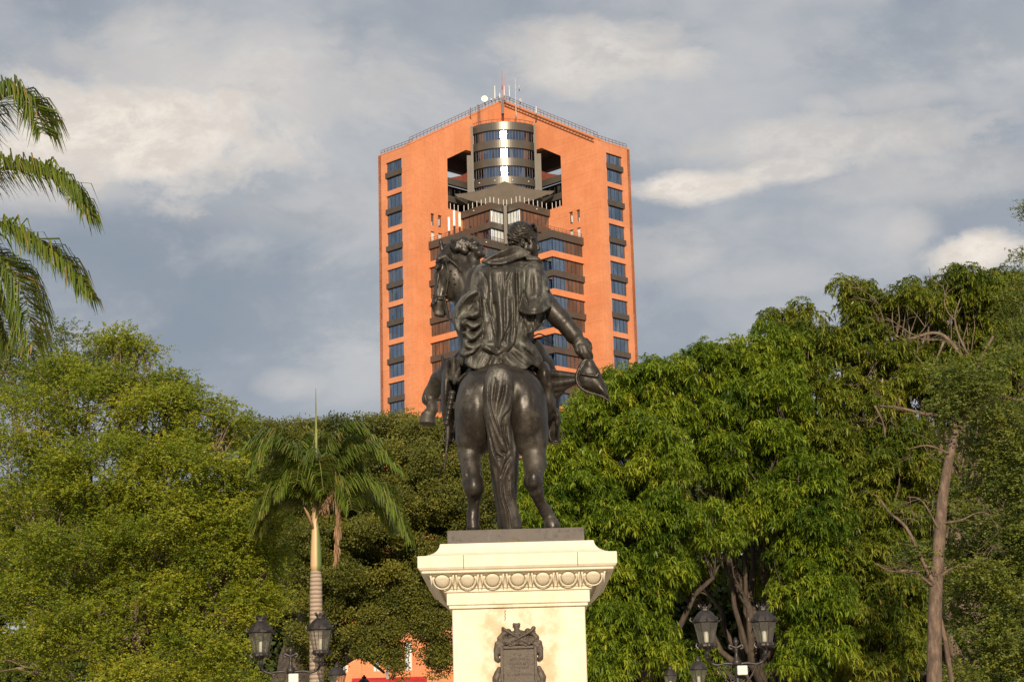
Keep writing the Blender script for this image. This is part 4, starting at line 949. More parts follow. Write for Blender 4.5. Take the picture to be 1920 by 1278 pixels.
    for (a, b, c) in (((1018, 700, 1.0, 8), (1045, 702, .92, 7.5), (1081, 706, .86, 6.5)), ((1014, 718, 1.0, 9), (1045, 718, .92, 8), (1081, 713, .86, 5.5)), ((1024, 729, 1.0, 7), (1050, 727, .94, 6.5), (1076, 718, .88, 4)), ((1030, 742, 1.02, 7), (1044, 739, 1.0, 7), (1058, 728, .95, 4))):
        pts = cr([a, b, c], 9)
        for i, (p, q) in enumerate(zip(pts[:-1], pts[1:])):
            k = 1.12 if i % 2 else .94; v.chain([(p[0], p[1], p[2], p[3] * k), (q[0], q[1], q[2], q[3] * k)], .006)
    v.mesh('plume', M_bz, S); del v
    # ---- sash ends fluttering behind the rider, stirrups
    rb = MB()
    for pts in ([(995, 634, 1.0), (1010, 626, 1.05), (1024, 631, 1.1), (1029, 638, 1.12)], [(998, 637, 1.0), (1016, 635, 1.05), (1032, 642, 1.1), (1040, 651, 1.12)], [(994, 640, 1.0), (1008, 641, 1.0), (1012, 644, 1.02)]):
        rb.tube([SP(p) for p in cr(pts, 5)], [RP(1.8) * (1 - .04 * i) for i in range(16)], 6)
    rb.build('sash', M_bz, S, smooth=True)
    for (cx, cy, w) in ((841, 815, 10), (1042, 813, 12)):
        st = MB(); ring = [SP((cx + w * math.sin(a), cy + (19 if math.cos(a) < 0 else 15) * -math.cos(a) * .95, 1.22)) for a in np.linspace(0, 2 * math.pi, 25)]
        st.tube(ring, RP(1.6), 6, cap=False)
        a, b = SP((cx - w * .8, cy + 14, 1.22)), SP((cx + w * .8, cy + 14, 1.22)); st.tube([a, b], RP(2.6), 6)
        st.build('stirrup', M_bz, S, smooth=True)
    return S
statue = build_statue()

# ------------------------------------------------------------------ pedestal
def mat_stone():
    m, nt, b, o = material('pale_limestone')
    tc = nt.new('ShaderNodeTexCoord').outputs['Object']
    n1 = nt.noise(tc, 1.3, 6, .62); n2 = nt.noise(tc, 7, 6, .65); n3 = nt.noise(tc, 45, 4, .6)
    c = nt.mix(nt.smooth(n2, .3, .75), (0.71, 0.635, 0.48), (0.79, 0.73, 0.575))
    # warm rusty staining above and around the plaque
    sp = nt.new('ShaderNodeSeparateXYZ', ins={0: tc})
    dx = nt.math('ABSOLUTE', sp.outputs[0]); lim = nt.math('ADD', .20, nt.math('MULTIPLY', n1, .52))
    mask = nt.math('SUBTRACT', 1.0, nt.smooth(nt.math('SUBTRACT', dx, lim), -.12, .04))
    zz = nt.math('SUBTRACT', 1.0, nt.smooth(sp.outputs[2], 3.1, 3.4))
    mask = nt.math('MULTIPLY', nt.math('MULTIPLY', mask, nt.math('MULTIPLY', nt.smooth(nt.noise(tc, 5.0, 7, .7), .38, .64), .65)), zz)
    c = nt.mix(mask, c, (0.56, 0.33, 0.15))
    c = nt.mix(nt.math('MULTIPLY', nt.smooth(n3, .62, .8), .3), c, (.5, .4, .28))
    stv = nt.new('ShaderNodeVectorMath', operation='MULTIPLY', ins={0: tc, 1: (9, 9, .9)}).outputs[0]
    c = nt.mix(nt.math('MULTIPLY', nt.smooth(nt.noise(stv, 1.0, 4, .6), .6, .8), .18), c, (.45, .36, .25))
    nt.l.new(c, b.inputs['Base Color']); b.inputs['Roughness'].default_value = .75
    bump(nt, b, nt.math('ADD', nt.math('MULTIPLY', n2, .6), nt.math('MULTIPLY', n3, .4)), .25, .01)
    return m

def build_pedestal():
    M = mat_stone(); M_j = mat_plain('stone_joint', (.20, .15, .10), .9)
    Pd = thing('pedestal', 'tall pale stone pedestal with a moulded egg-and-dart cornice under the statue', 'pedestal', (0, 20.6, 0))
    X0, X1, Y0, Y1 = -.70, .69, 19.35, 22.0      # shaft plan
    def zat(y, Y): return at(960, y, Y)[2]
    cx, cyy = (X0 + X1) / 2, (Y0 + Y1) / 2
    def rect(o, z): return [(X0 - o, Y0 - o, z), (X1 + o, Y0 - o, z), (X1 + o, Y1 + o, z), (X0 - o, Y1 + o, z)]
    def loft(mb, prof):
        base = len(mb.v)
        for (o, z) in prof: mb.v.extend(rect(o, z))
        for i in range(len(prof) - 1):
            for k in range(4):
                k2 = (k + 1) % 4; mb.f.append((base + 4 * i + k, base + 4 * i + k2, base + 4 * i + 4 + k2, base + 4 * i + 4 + k))
        mb.f.append(tuple(base + k for k in (3, 2, 1, 0))); n = base + 4 * (len(prof) - 1); mb.f.append(tuple(n + k for k in range(4)))
    mb = MB(); loft(mb, [(0, .9), (0, 3.138)]); sh = mb.build('shaft', M, Pd); b = sh.modifiers.new('b', 'BEVEL'); b.width = .01
    mb = MB(); loft(mb, [(.45, .0), (.45, .35), (.38, .36), (.38, .55), (.20, .62), (.12, .72), (.10, .86), (.05, .9), (0, .9)]); mb.build('plinth', M, Pd)
    st = MB(); loft(st, [(1.3, 0.004), (1.3, .16)]); st.build('step', M, Pd)
    # cornice, bottom to top: fillet, band, fillet, ovolo, fillet, fascia, cove
    mb = MB(); e = 0.003
    loft(mb, [(0, 3.138), (.03, 3.142), (.03, 3.175), (.052, 3.178), (.052, 3.305), (.077, 3.308), (.077, 3.338), (.10, 3.343)])
    o2 = mb.build('necking', M, Pd); b = o2.modifiers.new('b', 'BEVEL'); b.width = .004; b.limit_method = 'ANGLE'
    mb = MB(); prof = [(.085, 3.343)]
    for i in range(9):
        a = i / 8 * math.pi / 2; prof.append((.09 + .155 * (i / 8) ** 1.5, 3.345 + .14 * i / 8))
    loft(mb, prof); ov = mb.build('ovolo', M, Pd)
    mb = MB(); loft(mb, [(.26, 3.487), (.30, 3.489), (.30, 3.515), (.318, 3.518), (.338, 3.545), (.338, 3.665)] + [(.338 - .225 * math.sin(t * math.pi / 2) ** 1.0, 3.665 + .145 * (1 - math.cos(t * math.pi / 2))) for t in np.linspace(.12, 1, 8)] + [(.10, 3.812)])
    fa = mb.build('cornice', M, Pd); b = fa.modifiers.new('b', 'BEVEL'); b.width = .006; b.limit_method = 'ANGLE'; b.angle_limit = rad(40)
    for (jx) in (-.565, .615):
        j = MB(); j.box(jx, jx + .007, Y0 - .3395, Y0 - .3385, 3.53, 3.665); j.build('joint', M_j, fa)
    # eggs and darts along front and both sides
    def egg(c, n, hw=.062):
        m = MB(); t = np.array([n[1], -n[0], 0.]) ; nn = np.array([n[0], n[1], 0.])
        V = []; F = []; NU, NV = 14, 8
        for j in range(NV + 1):
            ph = math.pi / 2 * j / NV
            for i in range(NU):
                th = 2 * math.pi * i / NU; z = math.sin(th); r = math.sin(ph)
                wz = .050 if z > 0 else .070
                out = nn * (.045 * math.cos(ph)); V.append(c + t * (math.cos(th) * hw * r) + np.array([0, 0, z * wz * r]) + out + nn * (z * r * .052))
        for j in range(NV):
            for i in range(NU): i2 = (i + 1) % NU; F.append((j * NU + i, j * NU + i2, (j + 1) * NU + i2, (j + 1) * NU + i))
        m.add(V, F); e_ = m.build('egg', M, ov, smooth=True)
        m = MB()   # surrounding husk
        pts = [c + t * (math.cos(a) * (hw + .019)) + np.array([0, 0, math.sin(a) * .086]) + nn * (math.sin(a) * .066 + .012) for a in np.linspace(rad(20), rad(-200), 17)]
        m.tube(pts, [.014 - .007 * math.sin(math.pi * i / 16) for i in range(17)], 6)
        for sg in (-1, 1):
            m.tube([c + t * sg * (hw + .047) + nn * .065 + np.array([0, 0, .07]), c + t * sg * (hw + .036) + nn * .01 + np.array([0, 0, -.015]), c + t * sg * (hw + .045) - nn * .05 + np.array([0, 0, -.085])], [.012, .009, .003], 6)
        m.build('husk', M, ov, smooth=True)
    yy = Y0 - .185; zc = 3.425
    for k in range(7):
        x = cx + (k - 3) * .262; egg(np.array([x, yy, zc]), (0, -1), .070 if abs(k - 3) < 3 else .074)
    for side in (-1, 1):
        x = X0 - .185 if side < 0 else X1 + .185
        for k in range(9): egg(np.array([x, Y0 + .12 + k * .30, zc]), (side, 0))
    # chipped dark streak on the shaft
    m = MB(); zc_ = zat(1152, Y0); xs = at(948, 1150, Y0)[0]
    pts = []
    for i in range(12): pts.append((xs - .006 + .004 * math.sin(i * 1.7), Y0 - .0035, zc_ + .055 - i * .01))
    m.tube(pts, [.002 + .003 * abs(math.sin(i)) for i in range(12)], 5); m.build('stain_streak', mat_plain('rusty_drip', (.16, .10, .06), .8), sh)
    return Pd
pedestal = build_pedestal()

# ------------------------------------------------------------------ plaque on the shaft
def build_plaque():
    Mq = mat_bronze('plaque_bronze', (0.080, 0.064, 0.050), (0.16, 0.13, 0.10), .5, 6, .5)
    Mt = mat_plain('plaque_lettering', (.040, .032, .024), .6, .3)
    Yp = 19.345
    def q(px, py, k=0.0): p = at(px, py, Yp); return np.array([p[0], Yp - k, p[2]])
    c = q(973, 1250); Pq = thing('memorial_plaque', 'bronze scrolled plaque with faint lettering and trophy of arms fixed to the pedestal front', 'plaque', (c[0], Yp, 1.95))
    cx = c[0]; S_ = 19.345 / FPX
    def L(u, v, k): return (cx + u * S_, Yp - k, q(973, 1278 - 0)[2] + v * S_)   # u right, v up from y=1278
    # frame body continues below the picture
    m = MB(); B0 = -70
    m.box(cx - 31 * S_, cx + 31 * S_, Yp - .035, Yp, L(0, B0, 0)[2], L(0, 66, 0)[2])
    fr = m.build('back_plate', Mq, Pq)
    m = MB(); z0, z1 = L(0, B0 + 6, 0)[2], L(0, 60, 0)[2]; w0, w1 = 27 * S_, 31.5 * S_
    for (a, b_, c_, d_) in ((-34, -28.5, B0, 66), (28.5, 34, B0, 66)): m.box(cx + a * S_, cx + b_ * S_, Yp - .06, Yp - .002, L(0, c_, 0)[2], L(0, d_, 0)[2])
    m.box(cx - 28.5 * S_, cx + 28.5 * S_, Yp - .059, Yp - .002, L(0, 60.5, 0)[2], L(0, 66, 0)[2]); m.box(cx - 28.5 * S_, cx + 28.5 * S_, Yp - .059, Yp - .002, L(0, B0, 0)[2], L(0, B0 + 6, 0)[2])
    o = m.build('frame', Mq, Pq); b = o.modifiers.new('b', 'BEVEL'); b.width = .006; b.segments = 2
    # scrolls: shoulders and waist
    v = Vol((cx - 52 * S_, Yp - .11, L(0, B0 - 25, 0)[2]), (cx + 52 * S_, Yp + .02, L(0, 115, 0)[2]), .0045)
    def ch(pts, k=.006, neg=False):
        P = [np.array(L(u, w, d)) for (u, w, d, r) in pts]
        for i in range(len(P) - 1): v.cone(P[i], P[i + 1], pts[i][3] * S_, pts[i + 1][3] * S_, k, neg)
    for s in (-1, 1):
        ch([(s * 30, 68, .03, 6), (s * 38, 70, .03, 6), (s * 41, 60, .03, 5), (s * 41, 45, .03, 4.5), (s * 38, 42, .03, 4)])
        ch([(s * 35, 64, .02, 8), (s * 36, 56, .02, 6)]); ch([(s * 35, 12, .02, 8), (s * 36, 2, .02, 8), (s * 34, -8, .02, 6)]); ch([(s * 39, 66, .045, 2), (s * 42.5, 58, .05, 1.6), (s * 42, 46, .05, 1.6), (s * 37, 43.5, .05, 1.6)], .002)
        for a in range(10):
            t0, t1 = a * .7, (a + 1) * .7; r0, r1 = 7 - a * .6, 7 - (a + 1) * .6
            ch([(s * (35 + r0 * math.cos(t0)), 69 + r0 * math.sin(t0), .05, 1.6), (s * (35 + r1 * math.cos(t1)), 69 + r1 * math.sin(t1), .055, 1.6)], .002)
        ch([(s * 37, 25, .03, 4), (s * 40, 16, .035, 6), (s * 43, 8, .04, 6.5), (s * 42, -2, .04, 6), (s * 37, -9, .03, 4)])
        ch([(s * 37, 14, .06, 2.4), (s * 42, 4, .065, 2.4), (s * 38, -4, .06, 2.4)], .004)
        ch([(s * 34, B0, .03, 6), (s * 40, B0 - 4, .03, 7), (s * 30, B0 - 12, .03, 7), (s * 10, B0 - 14, .03, 7), (0, B0 - 18, .03, 8), (0, B0 + 10, .0, 3), (0, 60, .0, 3), (s * 36, 66, .02, 5)])
        ch([(s * 28, 72, .04, 4), (s * 34, 80, .04, 5), (s * 27, 88, .04, 5), (s * 18, 92, .04, 6)])
        ch([(s * 24, 70, .055, 2), (s * 14, 66.5, .055, 2.4), (s * 4, 70, .055, 2.8)])
    ch([(-24, 75, .02, 8), (0, 78, .025, 10), (24, 75, .02, 8)], .008)
    ch([(-14, 86, .025, 6), (0, 89, .03, 7), (16, 86, .025, 6)], .008)
    ch([(-2, 96, .04, 5), (-3, 103, .045, 4.5)]); ch([(-7, 105, .045, 3), (-3, 102, .05, 3.4), (2, 105, .045, 3)], .003)      # helmet-like finial
    ch([(-26, 97, .07, 2.4), (-10, 86, .085, 1.8), (4, 80, .085, 1.6)], .002); ch([(-28, 98.5, .05, 3), (-24, 95, .05, 3.4)], .003)
    ch([(-6, 76, .085, 1.6), (10, 84, .09, 2.2), (24, 92, .08, 3), (29, 97, .07, 4.2)], .002)
    rnd = random.Random(11)
    for _ in range(80):
        u = rnd.uniform(-28, 28); w = 70 + rnd.random() * (24 - abs(u) * .55); a = rnd.uniform(0, 6.28); l = rnd.uniform(2, 5)
        ch([(u, w, .062, 2.4), (u + l * math.cos(a), w + l * math.sin(a), .074, 1.1)], .002)
    for u in (-12, -7, -2, 3, 8): ch([(u, 69.5, .06, 2.3), (u + .1, 69.6, .06, 2.3)], .002)
    v.mesh('scrollwork', Mq, Pq)
    def text(s_, px, py, h):
        cu = bpy.data.curves.new('t', 'FONT'); cu.body = s_; cu.align_x = 'CENTER'; cu.size = h * S_ * 1.42; cu.extrude = .0015; cu.space_character = 1.15
        ob = bpy.data.objects.new('t', cu); COL.objects.link(ob); bpy.context.view_layer.update()
        me = bpy.data.meshes.new_from_object(ob.evaluated_get(bpy.context.evaluated_depsgraph_get())); bpy.data.objects.remove(ob)
        p = q(px, py); V = np.array([(p[0] + w.co[0], Yp - .037 - w.co[2], p[2] + w.co[1]) for w in me.vertices]); F = [tuple(f.vertices) for f in me.polygons]
        mesh_obj('lettering', V, F, Mt, fr)
    for s_, px, y, h in (('LA', 974, 1229, 3.8), ('REPUBLICA', 974, 1237, 4.4), ('DEDICA ESTE', 974, 1245, 4.2), ('HOMENAJE', 974, 1253, 4.4), ('A', 974, 1259, 3.2), ('SU LIBERTADOR', 974, 1266, 4.0)):
        text(s_, px, y, h)
    return Pq
plaque = build_plaque()
# ------------------------------------------------------------------ ground
def build_ground():
    m, nt, b, o = material('plaza_paving')
    tc = nt.new('ShaderNodeTexCoord').outputs['Object']
    br = nt.new('ShaderNodeTexBrick', ins={'Vector': tc, 'Color1': (.34, .27, .20, 1), 'Color2': (.29, .22, .165, 1), 'Mortar': (.15, .12, .10, 1), 'Scale': 1.0, 'Mortar Size': .012, 'Brick Width': .6, 'Row Height': .6})
    n = nt.noise(tc, .5, 5, .6)
    nt.l.new(nt.mix(nt.math('MULTIPLY', n, .5), br.outputs[0], (.22, .18, .13)), b.inputs['Base Color']); b.inputs['Roughness'].default_value = .85
    V = [(-1500, -600, 0), (1500, -600, 0), (1500, 2500, 0), (-1500, 2500, 0)]
    g = mesh_obj('ground', V, [(0, 1, 2, 3)], m); g['kind'] = 'structure'
build_ground()
# ------------------------------------------------------------------ vegetation
def mat_leaf(name, dark, mid, light, trans=.30, odd=None, rough=.5):
    m = bpy.data.materials.new(name); m.use_nodes = True
    nt = NT(m.node_tree); nt.n.clear(); out = nt.new('ShaderNodeOutputMaterial')
    at_ = nt.new('ShaderNodeAttribute', attribute_name='var').outputs['Fac']
    stops = [(0.0, dark), (.5, mid), (.93, light)]
    if odd: stops += [(.955, light), (.975, odd)]
    c = nt.ramp(at_, stops)
    b = nt.new('ShaderNodeBsdfPrincipled'); nt.l.new(c, b.inputs['Base Color']); b.inputs['Roughness'].default_value = rough
    b.inputs['Specular IOR Level'].default_value = .35
    tr = nt.new('ShaderNodeBsdfTranslucent'); nt.l.new(nt.mix(1.0, c, (1.0, 1.0, .55), 'MULTIPLY'), tr.inputs[0])
    mx = nt.new('ShaderNodeMixShader', ins={0: trans, 1: b.outputs[0], 2: tr.outputs[0]}); nt.l.new(mx.outputs[0], out.inputs[0])
    return m
def mat_bark(name, c1, c2, scale=6):
    m, nt, b, o = material(name)
    tc = nt.new('ShaderNodeTexCoord').outputs['Object']
    st = nt.new('ShaderNodeVectorMath', operation='MULTIPLY', ins={0: tc, 1: (1, 1, .35)}).outputs[0]
    n = nt.noise(st, scale, 7, .68); n2 = nt.noise(tc, scale * .3, 4, .6)
    c = nt.mix(nt.smooth(n, .35, .7), c1, c2); c = nt.mix(nt.math('MULTIPLY', nt.smooth(n2, .5, .7), .4), c, tuple(x * .55 for x in c1))
    nt.l.new(c, b.inputs['Base Color']); b.inputs['Roughness'].default_value = .9; bump(nt, b, n, .7, .03)
    return m

def unit(a): return a / (np.linalg.norm(a, axis=-1, keepdims=True) + 1e-9)

class Leaves:
    def __init__(s): s.V = []; s.F = []; s.C = []; s.n = 0
    def strips(s, base, d0, d1, L, w, var, side=None):
        """bent lance leaves: base (n,3), directions at base and tip, length, width"""
        n = len(base); L = np.broadcast_to(L, (n,))[:, None]; w = np.broadcast_to(w, (n,))[:, None]
        d0 = unit(d0); d1 = unit(d1)
        if side is None: side = unit(np.cross(d0, np.array([0, 0, 1.0]) + .3 * RS.normal(size=(n, 3))))
        mid = base + d0 * L * .5; tip = mid + d1 * L * .5
        V = np.stack([base - side * w * .25, base + side * w * .25, mid - side * w * .5, mid + side * w * .5, tip - side * w * .08, tip + side * w * .08], 1)
        F = np.array([[0, 1, 3, 2], [2, 3, 5, 4]])[None] + (np.arange(n) * 6)[:, None, None] + s.n
        s.V.append(V.reshape(-1, 3).astype(np.float32)); s.F.append(F.reshape(-1, 4)); s.C.append(np.repeat(var, 6)); s.n += 6 * n
    def ovals(s, c, d, nrm, L, w, var):
        """single small leaflets, a kite each"""
        n = len(c); d = unit(d); side = unit(np.cross(d, nrm)); L = np.broadcast_to(L, (n,))[:, None]; w = np.broadcast_to(w, (n,))[:, None]
        V = np.stack([c, c + d * L * .5 + side * w * .5, c + d * L, c + d * L * .5 - side * w * .5], 1)
        F = np.arange(4)[None] + (np.arange(n) * 4)[:, None] + s.n
        s.V.append(V.reshape(-1, 3).astype(np.float32)); s.F.append(F); s.C.append(np.repeat(var, 4)); s.n += 4 * n
    def build(s, name, mat, parent):
        return mesh_obj(name, np.concatenate(s.V), np.concatenate(s.F), mat, parent, cols=np.concatenate(s.C))

RS = np.random.RandomState(12)
def rand_dirs(n):
    return unit(RS.normal(size=(n, 3)))

def lobe(px, py, Y, rx, ry, rd):
    c = at(px, py, Y); k = Y / FPX; return c, np.array([rx * k, rd, ry * k * 1.02])

def subblobs(lobes, dens, r0, r1, fill=.15):
    """billow centres over the outside of the lobes"""
    C = []; R = []; I = []
    for li, (c, r) in enumerate(lobes):
        area = 4 * math.pi * ((r[0] * r[1]) ** 1.6 / 3 + (r[0] * r[2]) ** 1.6 / 3 + (r[1] * r[2]) ** 1.6 / 3) ** (1 / 1.6)
        n = max(6, int(area * dens)); d = rand_dirs(n * 2)
        d = d[(d[:, 2] > -.85)][:n]
        rho = np.where(RS.rand(len(d)) < fill, RS.uniform(.3, .8, len(d)), RS.uniform(.78, 1.0, len(d)))[:, None]
        C.append(c + d * r * rho); R.append(RS.uniform(r0, r1, len(d))); I.append(np.full(len(d), li))
    return np.concatenate(C), np.concatenate(R), np.concatenate(I)

def limb(mb, a, b, r0, r1, wig=.06, n=8, seg=7, seed=0, sag=0.0):
    rn = np.random.RandomState(seed); a = np.array(a, float); b = np.array(b, float); L = np.linalg.norm(b - a); pts = []
    off = np.cumsum(rn.normal(size=(n + 1, 3)), 0); off -= off[0]; off -= np.linspace(0, 1, n + 1)[:, None] * off[-1]
    for i in range(n + 1):
        t = i / n; pts.append(a * (1 - t) + b * t + off[i] * wig * L / 3 + np.array([0, 0, sag * L * 4 * t * (1 - t)]))
    mb.tube(pts, [r0 + (r1 - r0) * (i / n) ** .8 for i in range(n + 1)], seg); return pts

def twig_spray(mb, p, d, L, r, depth, rn, spread=.75, minr=.003):
    """bare recursive twigs"""
    p = np.array(p, float); pts = [p]; dd = np.array(d, float)
    for i in range(4):
        dd = dd + rn.normal(size=3) * .22; dd /= np.linalg.norm(dd); pts.append(pts[-1] + dd * L / 4)
    mb.tube(pts, [r * (1 - .14 * i) for i in range(5)], 4 if depth < 2 else 5, cap=False)
    if depth > 0:
        for k in range(rn.randint(2, 4)):
            q = pts[rn.randint(2, 5)]; nd = dd + rn.normal(size=3) * spread; nd /= np.linalg.norm(nd)
            twig_spray(mb, q, nd, L * rn.uniform(.55, .8), max(minr, r * .6), depth - 1, rn, spread, minr)

M_mango = mat_leaf("mango_leaf", (0.060, 0.115, 0.012), (0.215, 0.300, 0.024), (0.40, 0.43, 0.038), .42, (0.42, 0.28, 0.06), .40)
M_mango2 = mat_leaf("mango_leaf_olive", (0.060, 0.100, 0.013), (0.190, 0.235, 0.026), (0.34, 0.33, 0.045), .38, (0.40, 0.22, 0.06), .42)
M_fine = mat_leaf("small_yellowing_leaf", (0.105, 0.160, 0.014), (0.275, 0.325, 0.026), (0.48, 0.45, 0.040), .48, (0.42, 0.24, 0.04), .5)
M_fine2 = mat_leaf("small_dull_leaf", (0.060, 0.095, 0.018), (0.155, 0.195, 0.030), (0.27, 0.28, 0.045), .40, None, .5)
M_saman = mat_leaf("broad_crown_leaf", (0.050, 0.068, 0.012), (0.150, 0.160, 0.024), (0.26, 0.240, 0.036), .34, None, .55)
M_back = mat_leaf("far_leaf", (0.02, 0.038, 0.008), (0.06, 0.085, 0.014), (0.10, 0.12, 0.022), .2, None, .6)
M_palm = mat_leaf("palm_leaflet", (0.060, 0.110, 0.018), (0.160, 0.215, 0.032), (0.34, 0.32, 0.065), .36, (0.38, 0.25, 0.10), .32)
M_palmd = mat_leaf("dead_palm_leaflet", (0.20, 0.12, 0.06), (0.34, 0.21, 0.12), (0.46, 0.31, 0.18), .2, None, .7)
M_bark = mat_bark("grey_brown_bark", (0.12, 0.085, 0.06), (0.24, 0.18, 0.13))
M_barkd = mat_bark("dark_bark", (0.05, 0.037, 0.028), (0.11, 0.085, 0.062))
M_barkp = mat_bark("pale_bark", (0.095, 0.066, 0.048), (0.22, 0.155, 0.110), 11)
M_twig = mat_plain("bare_twig", (0.20, 0.145, 0.10), .9)

def tree(name, label, lobes, base, mats, kind, dens, r0, r1, group='trees behind the statue', trunk_r=.3, bark=None, fill=.12, leafk=1.0, extra=None, per=1.0, limbs=True, fork=None, K=1.0):
    """lobes: px, py, Y, rx, ry, depth; base: (x, y) on the ground"""
    lb = [lobe(l[0], l[1], l[2] * K, l[3], l[4], l[5] * K) for l in lobes]; base = (base[0] * K, base[1] * K); r0 *= K; r1 *= K; leafk *= K; per /= K * K; dens /= K * K; trunk_r *= K ** .5
    T = thing(name, label, 'tree', (base[0], base[1], 0), group)
    C, R, I = subblobs(lb, dens, r0, r1, fill)
    lf = Leaves(); n = len(C)
    tone = RS.normal(size=n) * .15 + .42 + (RS.normal(size=len(lb)) * .07)[I]
    if kind == 'rosette':
        k = np.maximum(3, (per * 4 * math.pi * R ** 2 * 15).astype(int)); idx = np.repeat(np.arange(n), k); m = len(idx)
        d = rand_dirs(m); d[:, 2] = d[:, 2] * .70 + .32; d = unit(d)
        P = C[idx] + d * (R[idx] * RS.uniform(.55, 1.05, m))[:, None] * np.array([1, 1, .9])
        ax = unit(d + np.array([0, -.2, .35])); q = 10; t0 = RS.rand(m) * 6.28
        P = np.repeat(P, q, 0); ax = np.repeat(ax, q, 0); tn = np.repeat(tone[idx] + RS.normal(size=m) * .10, q); an = np.repeat(t0, q) + np.tile(np.arange(q) * 2.4, m)
        ref = unit(np.cross(ax, np.array([.3, .9, .1]))); ref2 = np.cross(ax, ref)
        rdir = ref * np.cos(an)[:, None] + ref2 * np.sin(an)[:, None]
        lift = RS.uniform(-.1, .75, len(P))[:, None]
        d0 = unit(rdir + ax * lift); d1 = unit(d0 * .75 + np.array([0, 0, -1.0]) * RS.uniform(.45, 1.25, len(P))[:, None])
        L = RS.uniform(.12, .23, len(P)) * np.repeat(RS.uniform(.75, 1.2, m), q) * leafk
        odd = RS.rand(len(P)) < .006
        v = np.clip(tn + RS.normal(size=len(P)) * .08, 0, .93); v[odd] = 1.0
        lf.strips(P, d0, d1, L, L * .20, v)
    elif kind == 'spray':      # feathery branchlets carrying many tiny leaflets
        k = np.maximum(3, (per * 4 * math.pi * R ** 2 * 16).astype(int)); idx = np.repeat(np.arange(n), k); m = len(idx)
        d = rand_dirs(m); d[:, 2] = d[:, 2] * .7 + .15
        P = C[idx] + d * (R[idx] * RS.uniform(.2, .95, m))[:, None] * np.array([1, 1, .7])
        out = unit(d + RS.normal(size=(m, 3)) * .35 + np.array([0, 0, .1])); Ls = RS.uniform(.16, .34, m) * leafk
        q = 13; t = np.tile(np.linspace(.08, 1, q), m)
        Pq = np.repeat(P, q, 0); oq = np.repeat(out, q, 0); Lq = np.repeat(Ls, q)
        c = Pq + oq * (Lq * t)[:, None] + np.array([0, 0, -1.0]) * (Lq * t * t * .35)[:, None]
        sd = unit(np.cross(oq, np.array([0, 0, 1.0]))) * np.where(np.tile(np.arange(q), m) % 2, 1, -1)[:, None]
        dd = unit(sd + oq * .5 + RS.normal(size=c.shape) * .5)
        nr = unit(np.array([0, -.65, .8]) + RS.normal(size=c.shape) * .55)
        LL = RS.uniform(.030, .058, len(c)) * leafk
        v = np.clip(np.repeat(tone[idx] + RS.normal(size=m) * .1, q) + RS.normal(size=len(c)) * .12, 0, .93); v[RS.rand(len(c)) < .010] = 1.0
        lf.ovals(c, dd, nr, LL, LL * .62, v)
    else:                      # 'clump': loose leaf clumps for trees farther off
        k = np.maximum(6, (per * 4 * math.pi * R ** 2 * 34).astype(int)); idx = np.repeat(np.arange(n), k); m = len(idx)
        d = rand_dirs(m); d[:, 2] = d[:, 2] * .8 + .12
        P = C[idx] + d * (R[idx] * RS.uniform(.35, 1.05, m))[:, None] * np.array([1, 1, .8])
        dd = unit(d + RS.normal(size=(m, 3)) * .7); nr = unit(d * .6 + np.array([0, -.45, .55]) + RS.normal(size=(m, 3)) * .45)
        LL = RS.uniform(.11, .24, m) * leafk
        v = np.clip(tone[idx] + RS.normal(size=m) * .14, 0, .93)
        lf.ovals(P, dd, nr, LL, LL * .6, v)
    lf.build('crown', mats, T)
    # trunk with limbs to each lobe
    bark = bark or M_bark; mb = MB(); cen = np.mean([c for c, r in lb], 0)
    top = np.array(fork if fork is not None else [base[0] * .6 + cen[0] * .4, base[1] * .6 + cen[1] * .4, min(cen[2] * .5, 3.2)], float)
    limb(mb, (base[0], base[1], -.1), top, trunk_r * 1.2, trunk_r, .04, 8, 10, seed=len(lobes))
    if limbs:
        for i, (c, r) in enumerate(lb):
            rr = trunk_r * (.55 if i % 2 else .42); pts = limb(mb, top - [0, 0, .1], c - [0, 0, r[2] * .3], rr, rr * .35, .10, 8, 7, seed=i + 3, sag=.06)
            sel = np.where(I == i)[0][:6]
            for s_ in sel: limb(mb, pts[6], C[s_], rr * .3, .012, .1, 5, 5, seed=int(s_))
    if extra: extra(mb)
    mb.build('trunk', bark, T, smooth=True, recalc=False)
    return T

